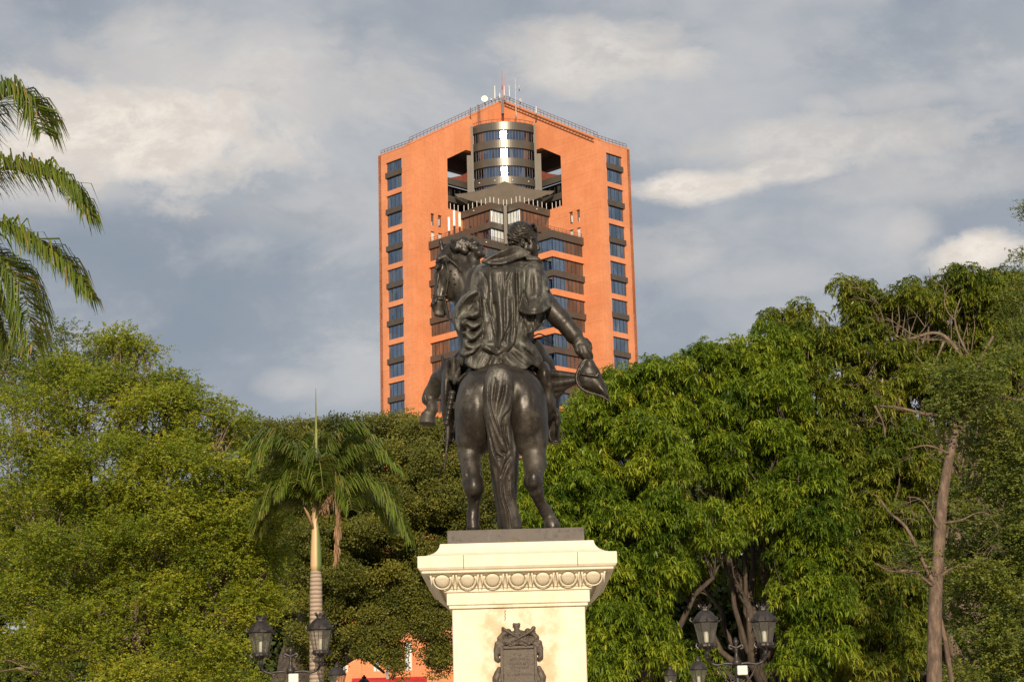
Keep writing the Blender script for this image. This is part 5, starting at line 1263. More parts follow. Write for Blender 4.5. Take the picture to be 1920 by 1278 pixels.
# left: big feathery yellow-green tree
tree('feathery_tree', 'broad yellow-green tree with tiny yellowing leaves filling the lower left', [(a_ - (14 if a_ > 340 else 0), b_ + (24 if a_ > 340 and b_ < 1000 else 0), c_ + 9, d_ * .95, e_ * .95, f_ * 1.25) for a_, b_, c_, d_, e_, f_ in [
    (40, 800, 35, 120, 95, 1.3), (165, 765, 35.5, 110, 75, 1.2), (290, 800, 35, 95, 70, 1.2), (395, 795, 36, 70, 50, 1.0), (350, 880, 34, 120, 75, 1.3),
    (450, 880, 35, 62, 60, 1.0), (200, 890, 34.2, 120, 70, 1.3), (60, 940, 34.5, 95, 60, 1.1), (440, 975, 34.4, 68, 75, 1.0), (300, 990, 33.6, 110, 65, 1.2),
    (130, 1030, 33.4, 105, 48, 1.0), (420, 1090, 34, 90, 70, 1.0), (475, 1150, 34.5, 45, 50, .8), (260, 1110, 33.2, 85, 42, .9), (50, 1120, 33.6, 80, 40, .9), (380, 1200, 33.6, 105, 48, 1.0),
    (150, 1180, 33, 95, 40, .9), (30, 1240, 33, 90, 42, .9), (260, 1262, 33, 110, 40, .9), (430, 1280, 33.6, 70, 40, .8), (0, 1050, 35, 60, 60, 1.0),
    (120, 710, 36, 80, 35, .8), (240, 720, 36, 65, 30, .7), (330, 745, 36, 45, 22, .6), (475, 1030, 34.4, 35, 60, .6), (90, 870, 35, 70, 40, .8), (210, 960, 34.6, 70, 40, .8), (270, 1050, 34.4, 70, 40, .8), (180, 1110, 34.2, 70, 36, .8), (350, 1120, 34, 60, 40, .8), (90, 1190, 34, 60, 36, .8), (490, 930, 35, 35, 60, .7), (500, 1090, 34.8, 30, 50, .6), (330, 860, 35.5, 80, 60, 1), (385, 745, 35.5, 50, 14, .4), (420, 735, 35.5, 26, 10, .3), (450, 765, 35.5, 30, 10, .3), (215, 640, 36, 22, 9, .3), (262, 655, 36, 20, 8, .3), (300, 715, 36, 34, 12, .3), (500, 830, 35, 18, 14, .3), (525, 960, 34.6, 18, 14, .3), (525, 1050, 34.4, 22, 12, .3), (510, 1120, 34.4, 26, 14, .3), (340, 730, 36, 24, 10, .3)]],
     (-9.2, 44.8), M_fine, 'spray', 1.9, .24, .66, trunk_r=.15, fill=.14, bark=M_bark, per=1.05, leafk=1.22)
tree('airy_tree', 'thin darker tree whose twiggy top pokes above the big feathery tree at far left', [
    (70, 690, 51, 70, 45, 1.2), (150, 665, 51, 60, 32, 1.0), (215, 665, 51, 42, 22, .8), (20, 720, 51, 60, 60, 1.2), (120, 630, 51, 42, 16, .6), (240, 700, 51, 40, 22, .6), (190, 710, 51.5, 60, 30, 1.0), (20, 660, 51, 40, 20, .8)],
     (-12.9, 52), M_fine2, 'spray', 1.8, .25, .5, trunk_r=.10, fill=.3, per=.8, leafk=1.35)
# middle: wide layered tree
def saman_limbs(mb):
    for k, (pts, r0, r1) in enumerate((([(545, 1310), (600, 1250), (680, 1200), (752, 1168), (830, 1135), (880, 1120)], .62, .32), ([(560, 1300), (545, 1240), (600, 1130), (655, 1050), (700, 1000)], .6, .25),
                         ([(520, 1300), (585, 1190), (545, 1110), (500, 1040)], .5, .2), ([(752, 1168), (770, 1120), (768, 1060)], .25, .12), ([(700, 1190), (690, 1230), (720, 1260)], .1, .05))):
        P = [at(p[0], p[1], 70 + .4 * i) for i, p in enumerate(cr([(a, b) for a, b in pts], 4))]; mb.tube(P, list(np.linspace(r0, r1, len(P))), 9)
_rj = np.random.RandomState(21); _rk = np.random.RandomState(5); _sm = [(700 + _rk.rand() * 165, 1105 + _rk.rand() * 95, 68.6, 13 + _rk.rand() * 12, 9 + _rk.rand() * 9, .5) for _ in range(22)] + [(640 + _rk.rand() * 90, 1190 + _rk.rand() * 40, 68.6, 12 + _rk.rand() * 9, 8 + _rk.rand() * 8, .4) for _ in range(7)]
tree('rain_tree', 'wide dark flat-topped tree in layered tiers behind the palm, thick limbs underneath', [(a_ + _rj.normal() * 9, b_ + (_rj.normal() * 11 if b_ > 845 else 2), c_, d_ * .85, e_ * (1.5 if b_ > 845 else 1.05), f_) for a_, b_, c_, d_, e_, f_ in [
    (470, 822, 72, 60, 26, 2.2), (545, 818, 73, 70, 24, 2.4), (625, 815, 74, 62, 22, 2.2), (715, 808, 73, 62, 20, 2.4), (790, 812, 72, 60, 22, 2.2), (850, 830, 72, 50, 24, 2.0), (760, 800, 74, 40, 14, 1.5),
    (500, 880, 71, 70, 30, 2.2), (600, 870, 71, 75, 30, 2.4), (700, 860, 70, 75, 30, 2.4), (800, 875, 70, 70, 30, 2.2), (870, 905, 71, 45, 40, 2.0),
    (560, 940, 70, 70, 32, 2.0), (665, 925, 69, 80, 30, 2.2), (770, 945, 69, 75, 32, 2.2), (850, 965, 70, 60, 30, 2.0), (600, 1010, 69, 75, 30, 2.0), (720, 1010, 68.5, 80, 28, 2.0), (820, 1040, 69, 50, 26, 1.6),
    (545, 1070, 69, 60, 32, 1.6), (650, 1080, 68.5, 60, 22, 1.6), (560, 1150, 69, 40, 40, 1.4), (740, 1085, 68.5, 50, 16, 1.4), (910, 930, 71, 40, 60, 2), (900, 1040, 70, 40, 40, 1.6), (720, 1235, 69, 30, 18, .8), (690, 1215, 69, 20, 14, .6), (760, 1200, 69, 26, 18, .7), (805, 1160, 69, 30, 26, .8), (815, 1225, 69, 22, 30, .8), (640, 1150, 69, 40, 26, 1.0), (560, 900, 73, 80, 60, 2), (680, 960, 73, 90, 60, 2), (800, 960, 73, 80, 60, 2), (620, 1040, 72, 90, 50, 2), (740, 1050, 72, 70, 40, 2), (530, 990, 71, 60, 50, 2), (560, 850, 74, 90, 30, 2), (700, 840, 74, 110, 25, 2), (820, 1110, 70, 30, 30, 1), (700, 1130, 70.5, 30, 26, 1), (590, 1200, 71, 50, 50, 1.5), (880, 1120, 71, 40, 50, 1.2), (660, 1085, 73, 80, 40, 1.5), (600, 1110, 74, 60, 50, 2), (790, 1090, 74, 60, 40, 2), (700, 1110, 75, 70, 30, 2), (560, 1080, 75, 60, 60, 2), (850, 1060, 74, 40, 50, 2), (640, 1180, 75, 40, 26, 1), (830, 1190, 72, 30, 36, 1), (880, 965, 70, 40, 36, 1.5), (865, 1010, 70, 40, 24, 1.2), (800, 1000, 71, 50, 30, 1.5), (520, 850, 73, 60, 30, 2), (640, 845, 74, 60, 24, 2), (760, 845, 74, 60, 24, 2), (640, 895, 73, 60, 30, 2), (760, 905, 72, 60, 30, 2), (600, 975, 72, 60, 30, 2), (710, 965, 71, 60, 30, 2), (660, 1045, 71, 60, 26, 1.5), (780, 1125, 71, 40, 22, 1), (650, 1125, 71, 30, 20, 1)]] + _sm,
     (-8.6, 71), M_saman, 'clump', 2.0, .26, .62, trunk_r=.55, bark=M_barkd, fill=.15, leafk=.50, per=3.0, limbs=False, fork=tuple(at(550, 1300, 70)), extra=saman_limbs)
# right: mango trees with drooping leaf rosettes
KG = 1.35
tree('mango_tree', 'bright green mango tree with drooping leaves immediately right of the statue and pedestal', [
    (1015, 905, 46, 50, 60, 1.4), (1070, 850, 46, 52, 55, 1.3), (1010, 990, 45, 48, 46, 1.2), (1120, 785, 46.5, 55, 48, 1.3), (1185, 755, 47, 60, 48, 1.3), (1085, 935, 45, 58, 48, 1.3),
    (1245, 730, 47.5, 55, 50, 1.3), (1220, 820, 45.5, 60, 42, 1.2), (1240, 885, 45, 52, 38, 1.2), (1170, 1000, 44.5, 70, 42, 1.3), (1085, 1030, 44.5, 48, 38, 1.1), (1260, 975, 44.5, 60, 42, 1.2),
    (1130, 1085, 44, 60, 50, 1.2), (1235, 1060, 44.3, 55, 40, 1.1), (1150, 1175, 43.6, 60, 52, 1.2), (1130, 1255, 43.4, 55, 40, 1.0), (1220, 1215, 44, 45, 50, 1.0), (1340, 1000, 45, 50, 42, 1.1), (985, 930, 47, 30, 50, 1.0), (1200, 1130, 44.2, 40, 38, .9),(1000, 1060, 46, 30, 50, 1.0), (1120, 850, 47, 50, 42, 1.2), (1150, 810, 47, 50, 36, 1.2), (1215, 905, 46.5, 26, 36, .8), (1125, 905, 46, 26, 36, .9), (1240, 790, 47, 50, 40, 1.2), (1170, 720, 47.6, 40, 22, .9), (1060, 800, 47, 24, 28, .8), (1210, 960, 46, 50, 30, 1.0)],
     (3.4, 46.5), M_mango, 'rosette', 2.6, .30, .52, trunk_r=.26, bark=M_barkd, per=.95, K=KG)
tree('mango_tree', 'rounded mango tree in the middle of the right-hand grove, above the double lantern', [
    (1320, 710, 49, 58, 48, 1.4), (1390, 690, 49.5, 58, 45, 1.4), (1450, 665, 50, 52, 40, 1.2), (1300, 790, 48, 62, 48, 1.3), (1385, 775, 48.2, 62, 50, 1.3), (1460, 750, 48.6, 60, 55, 1.3), (1330, 870, 47.4, 55, 45, 1.2),
    (1450, 850, 47.6, 60, 45, 1.2), (1510, 905, 47.2, 55, 45, 1.2), (1460, 960, 46.8, 62, 42, 1.2), (1530, 990, 46.6, 55, 42, 1.2), (1500, 1060, 46.4, 60, 40, 1.1), (1380, 930, 48.6, 40, 40, .9),
    (1540, 1130, 46, 50, 42, 1.0), (1480, 1140, 46.2, 45, 32, .9), (1545, 1215, 45.8, 55, 40, 1.0), (1500, 1262, 45.6, 40, 30, .8), (1400, 1275, 50, 60, 26, .8), (1300, 1250, 49, 40, 30, .8), (1270, 1090, 49, 30, 30, .6), (1400, 740, 52, 70, 45, 1.2), (1390, 850, 52, 60, 50, 1.2), (1375, 960, 51.5, 50, 40, 1), (1400, 1010, 52, 60, 36, 1), (1480, 800, 52, 50, 60, 1.2), (1300, 1060, 51.5, 40, 40, 1), (1450, 1080, 52, 60, 40, 1)],
     (6.6, 49), M_mango, 'rosette', 2.6, .30, .52, trunk_r=.26, bark=M_barkd, per=.95, K=KG)
tree('mango_tree', 'olive-tinged mango tree with raised bumps of foliage against the sky, right of centre', [
    (1455, 610, 52, 20, 22, .6), (1512, 600, 52, 24, 20, .6), (1490, 640, 52, 50, 32, 1.1), (1550, 655, 51.5, 48, 38, 1.2), (1540, 730, 50.5, 65, 50, 1.3), (1610, 780, 50, 65, 55, 1.3), (1570, 850, 49.5, 62, 48, 1.2),
    (1640, 880, 49, 60, 48, 1.2), (1600, 950, 48.6, 60, 44, 1.2), (1660, 1000, 48.2, 55, 48, 1.2), (1620, 1070, 48, 58, 42, 1.1), (1670, 1130, 47.6, 50, 42, 1.0), (1610, 1170, 47.4, 50, 40, 1.0), (1660, 1230, 47, 60, 42, 1.0), (1600, 1262, 47, 40, 30, .8)],
     (10.2, 51.5), M_mango2, 'rosette', 2.6, .30, .52, trunk_r=.26, bark=M_bark, per=.95, K=KG)
def dead_limbs(mb):
    global at
    at0 = at; at = lambda a, b, Y: at0(a, b, Y * KG)
    try: dead_limbs_(mb)
    finally: at = at0
def dead_limbs_(mb):
    for k, pts in enumerate(([(1880, 780), (1805, 670), (1760, 625), (1700, 635), (1660, 620)], [(1770, 640), (1745, 690), (1700, 700)], [(1845, 700), (1810, 655), (1790, 600), (1800, 560)])):
        P = [at(a, b, 50.5) for a, b in cr([(x, y) for x, y in pts], 5)]; mb.tube(P, list(np.linspace(.11 if k == 0 else .05, .02, len(P))), 7)
    rn = np.random.RandomState(5)
    for (x, y) in ((1660, 620), (1690, 640), (1720, 630), (1700, 700), (1740, 690), (1670, 650), (1720, 660), (1790, 600)): twig_spray(mb, at(x, y, 50.2), rn.normal(size=3) * [1, .4, .6] + [-.6, -.3, .1], 1.4, .03, 2, rn, .6, .012)
tree('mango_tree', 'tallest mango tree on the right, with bare grey limbs showing through its top', [
    (1625, 570, 51, 42, 28, .9), (1690, 575, 51, 45, 28, 1.0), (1745, 590, 51.5, 32, 34, .9), (1610, 610, 51, 30, 24, .7), (1800, 540, 52, 46, 32, 1.0), (1850, 570, 52, 44, 36, 1.0), (1770, 560, 52, 20, 20, .5), (1640, 665, 50.5, 52, 40, 1.1), (1890, 625, 52, 42, 40, 1.1), (1830, 650, 52.6, 45, 30, .8),
    (1720, 740, 50, 62, 40, 1.2), (1800, 730, 50, 62, 42, 1.2), (1880, 710, 50.5, 62, 48, 1.2), (1700, 830, 49.5, 55, 42, 1.1), (1740, 900, 49, 50, 48, 1.0), (1720, 1010, 48.6, 42, 48, .9), (1700, 1200, 48.3, 40, 60, .9), (1725, 1110, 48.5, 40, 50, .9), (1700, 680, 51.5, 60, 30, .8), (1590, 548, 51, 22, 16, .4), (1720, 545, 52, 26, 16, .5), (1660, 610, 52, 50, 26, .8), (1740, 640, 52, 50, 26, .8), (1860, 530, 53, 30, 20, .5), (1900, 560, 53, 40, 30, .8), (1790, 590, 53, 40, 26, .7), (1840, 610, 52.5, 40, 26, .7), (1600, 650, 51, 36, 26, .8), (1780, 690, 51, 50, 26, .8), (1860, 760, 51, 50, 40, 1)],
     (12.6, 51.5), M_mango2, 'rosette', 3.3, .28, .50, trunk_r=.26, bark=M_bark, per=.9, extra=dead_limbs, K=KG)
# right edge: fine-leaved tree with the pale leaning trunk in front
def pale_trunk(mb):
    P = [at(a, b, 42) for a, b in cr([(1752, 1290), (1752, 1200), (1755, 1100), (1762, 1000), (1768, 930), (1782, 850), (1795, 800), (1812, 745), (1832, 690), (1862, 630)], 4)]
    g = P[0].copy(); g[2] = 0; mb.tube([g] + P, [.19] + [.175 + (.025 - .175) * (i / (len(P) - 1)) ** 1.2 for i in range(len(P))], 14)
    for pts, r in (([(1795, 800), (1770, 780), (1730, 775), (1690, 765), (1650, 760)], .06), ([(1797, 800), (1830, 760), (1870, 745), (1915, 750)], .08), ([(1780, 850), (1740, 835), (1700, 842)], .03), ([(1752, 1095), (1730, 1050), (1700, 990), (1668, 960), (1650, 935)], .055),
                   ([(1750, 1098), (1710, 1070), (1670, 1070), (1640, 1055)], .035), ([(1756, 1085), (1785, 1065), (1820, 1060), (1850, 1045)], .04), ([(1766, 980), (1800, 975), (1835, 960), (1860, 965)], .03), ([(1764, 1000), (1730, 940), (1700, 930)], .025), ([(1640, 760), (1655, 790), (1660, 820)], .03)):
        P = [at(a, b, 41.9) for a, b in cr([(x, y) for x, y in pts], 5)]; mb.tube(P, list(np.linspace(r, r * .35, len(P))), 6)
        rn = np.random.RandomState(int(pts[1][0]))
        for i in range(3, len(P), 3): twig_spray(mb, P[i], rn.normal(size=3) * [1, .5, .8] + [0, -.2, .2], .5, .010, 2, rn, .8, .004)
tree('leaning_tree', 'tree at the right edge with a long pale leaning trunk and small bare side branches', [
    (1870, 790, 43, 55, 32, .9), (1905, 850, 43, 40, 36, .9), (1855, 860, 43.5, 40, 26, .7), (1895, 930, 43, 40, 40, .9), (1860, 1000, 43.6, 36, 36, .8), (1905, 1030, 43, 40, 48, .9), (1850, 1090, 43.6, 45, 36, .8), (1900, 1140, 43, 45, 50, .9), (1840, 1180, 43.6, 45, 40, .8), (1890, 1240, 43, 60, 42, .9), (1820, 1255, 43.6, 40, 30, .7), (1800, 830, 43.5, 30, 20, .5), (1840, 740, 43.5, 40, 24, .6), (1950, 800, 43, 40, 60, 1.0), (1950, 1000, 43, 40, 90, 1.0), (1790, 940, 43.8, 26, 20, .5), (1800, 1040, 43.8, 22, 20, .4), (1835, 715, 41.6, 40, 24, .5), (1870, 680, 42, 40, 24, .5), (1780, 735, 41.8, 26, 16, .4), (1850, 940, 44.5, 60, 50, 1), (1840, 1040, 44.6, 50, 50, 1), (1900, 1100, 44, 50, 50, 1), (1810, 1120, 44.6, 36, 60, .8), (1870, 1240, 44, 60, 50, 1), (1880, 880, 44.5, 50, 50, 1), (1722, 1045, 42.3, 14, 8, .3), (1830, 970, 42.3, 30, 14, .4), (1830, 1070, 42.2, 30, 16, .4), (1800, 775, 41.5, 30, 16, .4), (1850, 730, 41.4, 30, 20, .5), (1790, 700, 41.6, 34, 18, .5)],
     (9.75, 42.2), M_fine2, 'spray', 2.6, .22, .42, trunk_r=.05, bark=M_barkp, fill=.15, per=.95, leafk=1.6, limbs=False, fork=tuple(at(1755, 1100, 42.3)), extra=pale_trunk)
def bare_top(mb):
    rn = np.random.RandomState(9)
    P = [at(a, b, 44) for a, b in ((2010, 900), (1985, 700), (1960, 560), (1935, 460), (1922, 385))]; mb.tube(P, [.2, .16, .1, .06, .03], 8)
    for (x, y, dx, dz) in ((1960, 560, -1, .5), (1955, 540, -1, .2), (1950, 520, -.9, .9), (1972, 620, -1, .3), (1968, 600, -1, .6), (1940, 480, -.7, .8), (1930, 430, -.6, 1)): twig_spray(mb, at(x + 14, y + 10, 44), np.array([dx, -.2, dz]), .42, .022, 3, rn, .6, .007)
tree('sparse_tree', 'half-bare tree at the extreme right edge rising above all the others', [
    (1925, 395, 44, 10, 14, .2), (1908, 488, 44, 16, 7, .3), (1900, 528, 44, 20, 7, .3), (1885, 560, 44, 14, 6, .2), (1915, 560, 44, 20, 10, .3), (1915, 615, 44, 30, 14, .5), (1955, 480, 44, 24, 40, .5), (1905, 600, 44.4, 24, 12, .4), (1890, 590, 44.4, 26, 12, .4), (1925, 640, 44.4, 36, 26, .6), (1880, 640, 45, 30, 16, .5), (1930, 520, 44.4, 20, 14, .3)],
     (13.2, 44.3), M_fine2, 'spray', 3.0, .12, .22, trunk_r=.2, bark=M_barkd, fill=.3, leafk=1.1, per=1.6, limbs=False, fork=tuple(at(2012, 905, 44)), extra=bare_top)
# far background trees closing the view low down
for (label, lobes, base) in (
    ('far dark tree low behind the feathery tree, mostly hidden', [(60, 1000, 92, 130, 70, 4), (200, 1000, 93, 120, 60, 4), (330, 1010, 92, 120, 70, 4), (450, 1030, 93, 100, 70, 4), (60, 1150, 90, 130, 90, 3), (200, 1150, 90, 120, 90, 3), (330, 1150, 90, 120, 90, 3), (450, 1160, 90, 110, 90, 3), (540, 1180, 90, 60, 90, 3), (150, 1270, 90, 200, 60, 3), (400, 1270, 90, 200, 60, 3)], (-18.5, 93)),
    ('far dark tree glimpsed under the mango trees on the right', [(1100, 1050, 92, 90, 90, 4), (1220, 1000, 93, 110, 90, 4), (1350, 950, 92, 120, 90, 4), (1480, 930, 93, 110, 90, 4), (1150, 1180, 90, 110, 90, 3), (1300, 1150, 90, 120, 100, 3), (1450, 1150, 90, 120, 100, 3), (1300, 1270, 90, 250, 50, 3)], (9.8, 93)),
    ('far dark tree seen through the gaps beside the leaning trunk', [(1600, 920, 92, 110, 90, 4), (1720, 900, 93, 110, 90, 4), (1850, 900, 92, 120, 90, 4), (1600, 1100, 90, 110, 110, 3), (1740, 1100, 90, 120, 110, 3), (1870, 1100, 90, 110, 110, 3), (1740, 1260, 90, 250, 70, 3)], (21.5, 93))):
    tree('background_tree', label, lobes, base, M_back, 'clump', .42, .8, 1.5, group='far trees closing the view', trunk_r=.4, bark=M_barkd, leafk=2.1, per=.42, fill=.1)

# ------------------------------------------------------------------ palms
def frond(lf, stem, P0, ctrl, Lmax, n=70, w=.034, droop=1.2, r=.03, bias=None, dead=False):
    """ctrl: rachis control points (world); leaflets hang on both sides"""
    P = np.array(cr(ctrl, 10)); t = np.linspace(0, 1, len(P)); stem.tube(list(P[::2]), list(np.linspace(r, r * .25, len(P[::2]))), 6)
    q = n; tt = np.linspace(.10 if not dead else .03, .995, q); pos = np.stack([np.interp(tt, t, P[:, k]) for k in range(3)], 1)
    tan = unit(np.gradient(P, axis=0)); tg = unit(np.stack([np.interp(tt, t, tan[:, k]) for k in range(3)], 1))
    for rep_ in range(2):
        for s in (-1, 1):
            sd = unit(np.cross(tg, np.array([0, 0, 1.0]) + 1e-3)) * s
            up = unit(np.cross(sd, tg)) * s
            f = RS.uniform(.25, .9, q)[:, None]
            d0 = unit(sd * (.9 if not dead else .42) + tg * .55 + np.array([0, 0, .35 if not dead else -.8]) * f + RS.normal(size=(q, 3)) * .16)
            d1 = unit(d0 * .45 + tg * .25 + np.array([0, 0, -1.0]) * RS.uniform(.7, 1.3, q)[:, None] * droop)
            L = Lmax * (np.sin(math.pi * np.clip(tt * .80 + .12, 0, 1)) ** .55) * RS.uniform(.55, 1.12, q)
            v = np.clip(.42 + RS.normal(size=q) * .16, 0, .93); v[RS.rand(q) < (.01 + .05 * tt)] = 1.0 if not dead else .9
            lf.strips(pos + RS.normal(size=(q, 3)) * .01, d0, d1, L, w * RS.uniform(.7, 1.1, q), v)

def mat_palmtrunk():
    m, nt, b, o = material('ringed_palm_trunk'); tc = nt.new('ShaderNodeTexCoord').outputs['Object']
    wv = nt.new('ShaderNodeTexWave', wave_type='BANDS', bands_direction='Z', ins={'Vector': tc, 'Scale': 3.4, 'Distortion': 1.2, 'Detail': 3, 'Detail Scale': 2.0}).outputs[0]
    n = nt.noise(tc, 12, 5, .6)
    c = nt.mix(nt.smooth(wv, .25, .5), (.22, .16, .115), (.40, .32, .245)); c = nt.mix(nt.math('MULTIPLY', nt.smooth(n, .5, .75), .5), c, (.26, .21, .16))
    nt.l.new(c, b.inputs['Base Color']); b.inputs['Roughness'].default_value = .85; bump(nt, b, wv, .5, .02); return m
def mat_crownshaft():
    m, nt, b, o = material('crownshaft_green'); tc = nt.new('ShaderNodeTexCoord').outputs['Object']
    sp = nt.new('ShaderNodeSeparateXYZ', ins={0: tc}); st = nt.new('ShaderNodeVectorMath', operation='MULTIPLY', ins={0: tc, 1: (14, 14, .8)}).outputs[0]
    n = nt.noise(st, 1.0, 4, .6)
    f = nt.smooth(nt.math('ADD', sp.outputs[0], nt.math('MULTIPLY', nt.math('SUBTRACT', n, .5), .12)), .0, .07)
    c = nt.mix(f, (.58, .40, .21), (.14, .20, .055)); c = nt.mix(nt.math('MULTIPLY', nt.smooth(n, .55, .75), .4), c, (.38, .22, .11))
    nt.l.new(c, b.inputs['Base Color']); b.inputs['Roughness'].default_value = .45; return m
M_ptr = mat_palmtrunk(); M_csh = mat_crownshaft()
M_rach = mat_plain('palm_rachis', (.20, .21, .06), .5); M_rachd = mat_plain('dead_rachis', (.34, .22, .12), .8)

def build_palm():
    Y = 41; b = at(593, 1278, Y); T = thing('royal_palm', 'royal palm with ringed grey trunk, pale crownshaft and one dead brown frond', 'palm tree', (b[0], Y, 0), None)
    k = Y / FPX
    m = MB(); P = [np.array([b[0] + .05, Y, 0.0])] + [at(x, y, Y) for x, y in ((593.5, 1278), (593, 1200), (592.5, 1130), (592.5, 1085), (592, 1070))]
    m.tube(P, [.20, 13.3 * k, 12.6 * k, 11.8 * k, 11.2 * k, 9.6 * k], 20); m.build('trunk', M_ptr, T, smooth=True)
    m = MB(); P = [at(x, y, Y) for x, y in ((592.5, 1071), (592.6, 1060), (592.6, 1035), (592, 1005), (591, 978), (590.5, 955), (591, 935))]
    m.tube(P, [9.4 * k, 10.6 * k, 10.2 * k, 8.2 * k, 6.2 * k, 5.2 * k, 5.0 * k], 20); m.build('crownshaft', M_csh, T, smooth=True)
    fr = [[(591, 950, 0), (566, 880, -.3), (515, 815, -.5), (464, 838, -.6)], [(590, 962, 0), (555, 925, -.4), (515, 915, -.6), (487, 962, -.8)], [(594, 945, 0), (612, 865, .3), (655, 803, .2), (712, 826, .1)],
          [(595, 950, 0), (638, 880, -.2), (695, 838, -.4), (752, 885, -.6)], [(597, 955, 0), (640, 912, -.5), (715, 915, -.9), (768, 1010, -1.2)], [(592, 945, -.1), (588, 890, -.8), (598, 862, -1.5), (607, 925, -2.0)],
          [(591, 945, 0), (575, 880, .5), (548, 838, .8), (512, 860, 1.0)], [(595, 948, 0), (622, 895, .5), (655, 862, .9), (690, 900, 1.1)], [(590, 955, 0), (562, 905, -.5), (534, 890, -.9), (512, 930, -1.3)],
          [(594, 950, 0), (610, 890, .9), (625, 850, 1.5), (640, 870, 2.0)], [(592, 948, 0), (580, 880, -.6), (566, 850, -1.2), (556, 905, -1.6)], [(595, 955, 0), (620, 915, -.7), (645, 905, -1.1), (660, 955, -1.4)], [(590, 955, .1), (560, 890, 1.2), (530, 870, 1.9), (500, 900, 2.3)], [(590, 950, -.1), (558, 868, -.9), (505, 830, -1.4), (472, 880, -1.6)], [(594, 948, .1), (622, 858, 1.0), (668, 822, 1.6), (718, 858, 1.8)], [(592, 950, .2), (585, 870, 1.2), (590, 820, 2), (600, 830, 2.6)], [(597, 955, 0), (650, 930, .6), (700, 935, 1.0), (735, 990, 1.2)], [(589, 958, 0), (548, 940, .6), (505, 950, 1.0), (478, 1000, 1.2)]]
    for i, f in enumerate(fr):
        lf = Leaves(); st = MB(); frond(lf, st, None, [at(x, y, Y + d * .65) for x, y, d in f], .70 if i != 4 else .80, 105, .034, .85, .022)
        o = lf.build('frond', M_palm, T); st.build('rachis', M_rach, o, smooth=True, recalc=False)
    lf = Leaves(); st = MB(); frond(lf, st, None, [at(x, y, Y - .7) for x, y in ((598, 962), (622, 922), (632, 925), (633, 985), (629, 1052))], .40, 150, .032, 2.0, .025, dead=True)
    o = lf.build('frond', M_palmd, T); o['label'] = 'dead brown frond hanging straight down'; st.build('rachis', M_rachd, o, smooth=True, recalc=False)
    m = MB(); m.tube([at(592, 935, Y), at(593, 850, Y), at(592, 728, Y)], [.05, .04, .008], 6); m.build('spear_leaf', M_rach, T, smooth=True)
    m = MB(); m.tube([at(586, 985, Y - .2), at(577, 962, Y - .3), at(570, 950, Y - .35)], [.03, .035, .01], 6); m.build('dry_sheath', M_rachd, T, smooth=True)
build_palm()
def build_palm2():
    Y = 20; c = at(-75, 420, Y); T = thing('royal_palm', 'royal palm mostly outside the left edge, four long drooping fronds reaching in', 'palm tree', (c[0], Y, 0), None)
    m = MB(); m.tube([np.array([c[0], Y, 0]), np.array([c[0] + .03, Y, 3.0]), at(-75, 640, Y)], [.19, .17, .12], 20); m.build('trunk', M_ptr, T, smooth=True)
    m = MB(); m.tube([at(-75, 640, Y), at(-75, 580, Y), at(-75, 480, Y), at(-75, 400, Y)], [.11, .135, .09, .05], 20); m.build('crownshaft', M_csh, T, smooth=True)
    fr = [[(-75, 400, 0), (-50, 250, -.3), (15, 178, -.6), (62, 195, -.8), (86, 250, -1.0)], [(-75, 410, 0), (-20, 325, -.3), (60, 318, -.5), (125, 345, -.6), (168, 400, -.7)], [(-75, 430, 0), (-20, 420, -.4), (50, 445, -.6), (115, 490, -.8), (168, 552, -.9)],
          [(-72, 440, 0), (-30, 470, -.5), (15, 500, -.9), (48, 560, -1.1), (62, 648, -1.2)], [(-75, 400, 0), (-110, 260, .5), (-170, 190, .6), (-250, 240, .8)], [(-75, 410, 0), (-150, 340, -.5), (-220, 350, -.6), (-280, 430, -.7)], [(-75, 430, 0), (-140, 440, .6), (-200, 480, .8), (-250, 560, 1)], [(-75, 400, 0), (-80, 280, 1.2), (-70, 220, 2), (-40, 240, 2.6)], [(-75, 430, .1), (-50, 480, .9), (-10, 560, 1.2), (15, 640, 1.4)]]
    for i, f in enumerate(fr):
        lf = Leaves(); st = MB(); frond(lf, st, None, [at(x, y, Y + d * .6) for x, y, d in f], .64, 120, .022, 1.05, .017)
        o = lf.build('frond', M_palm, T); st.build('rachis', M_rach, o, smooth=True, recalc=False)
build_palm2()
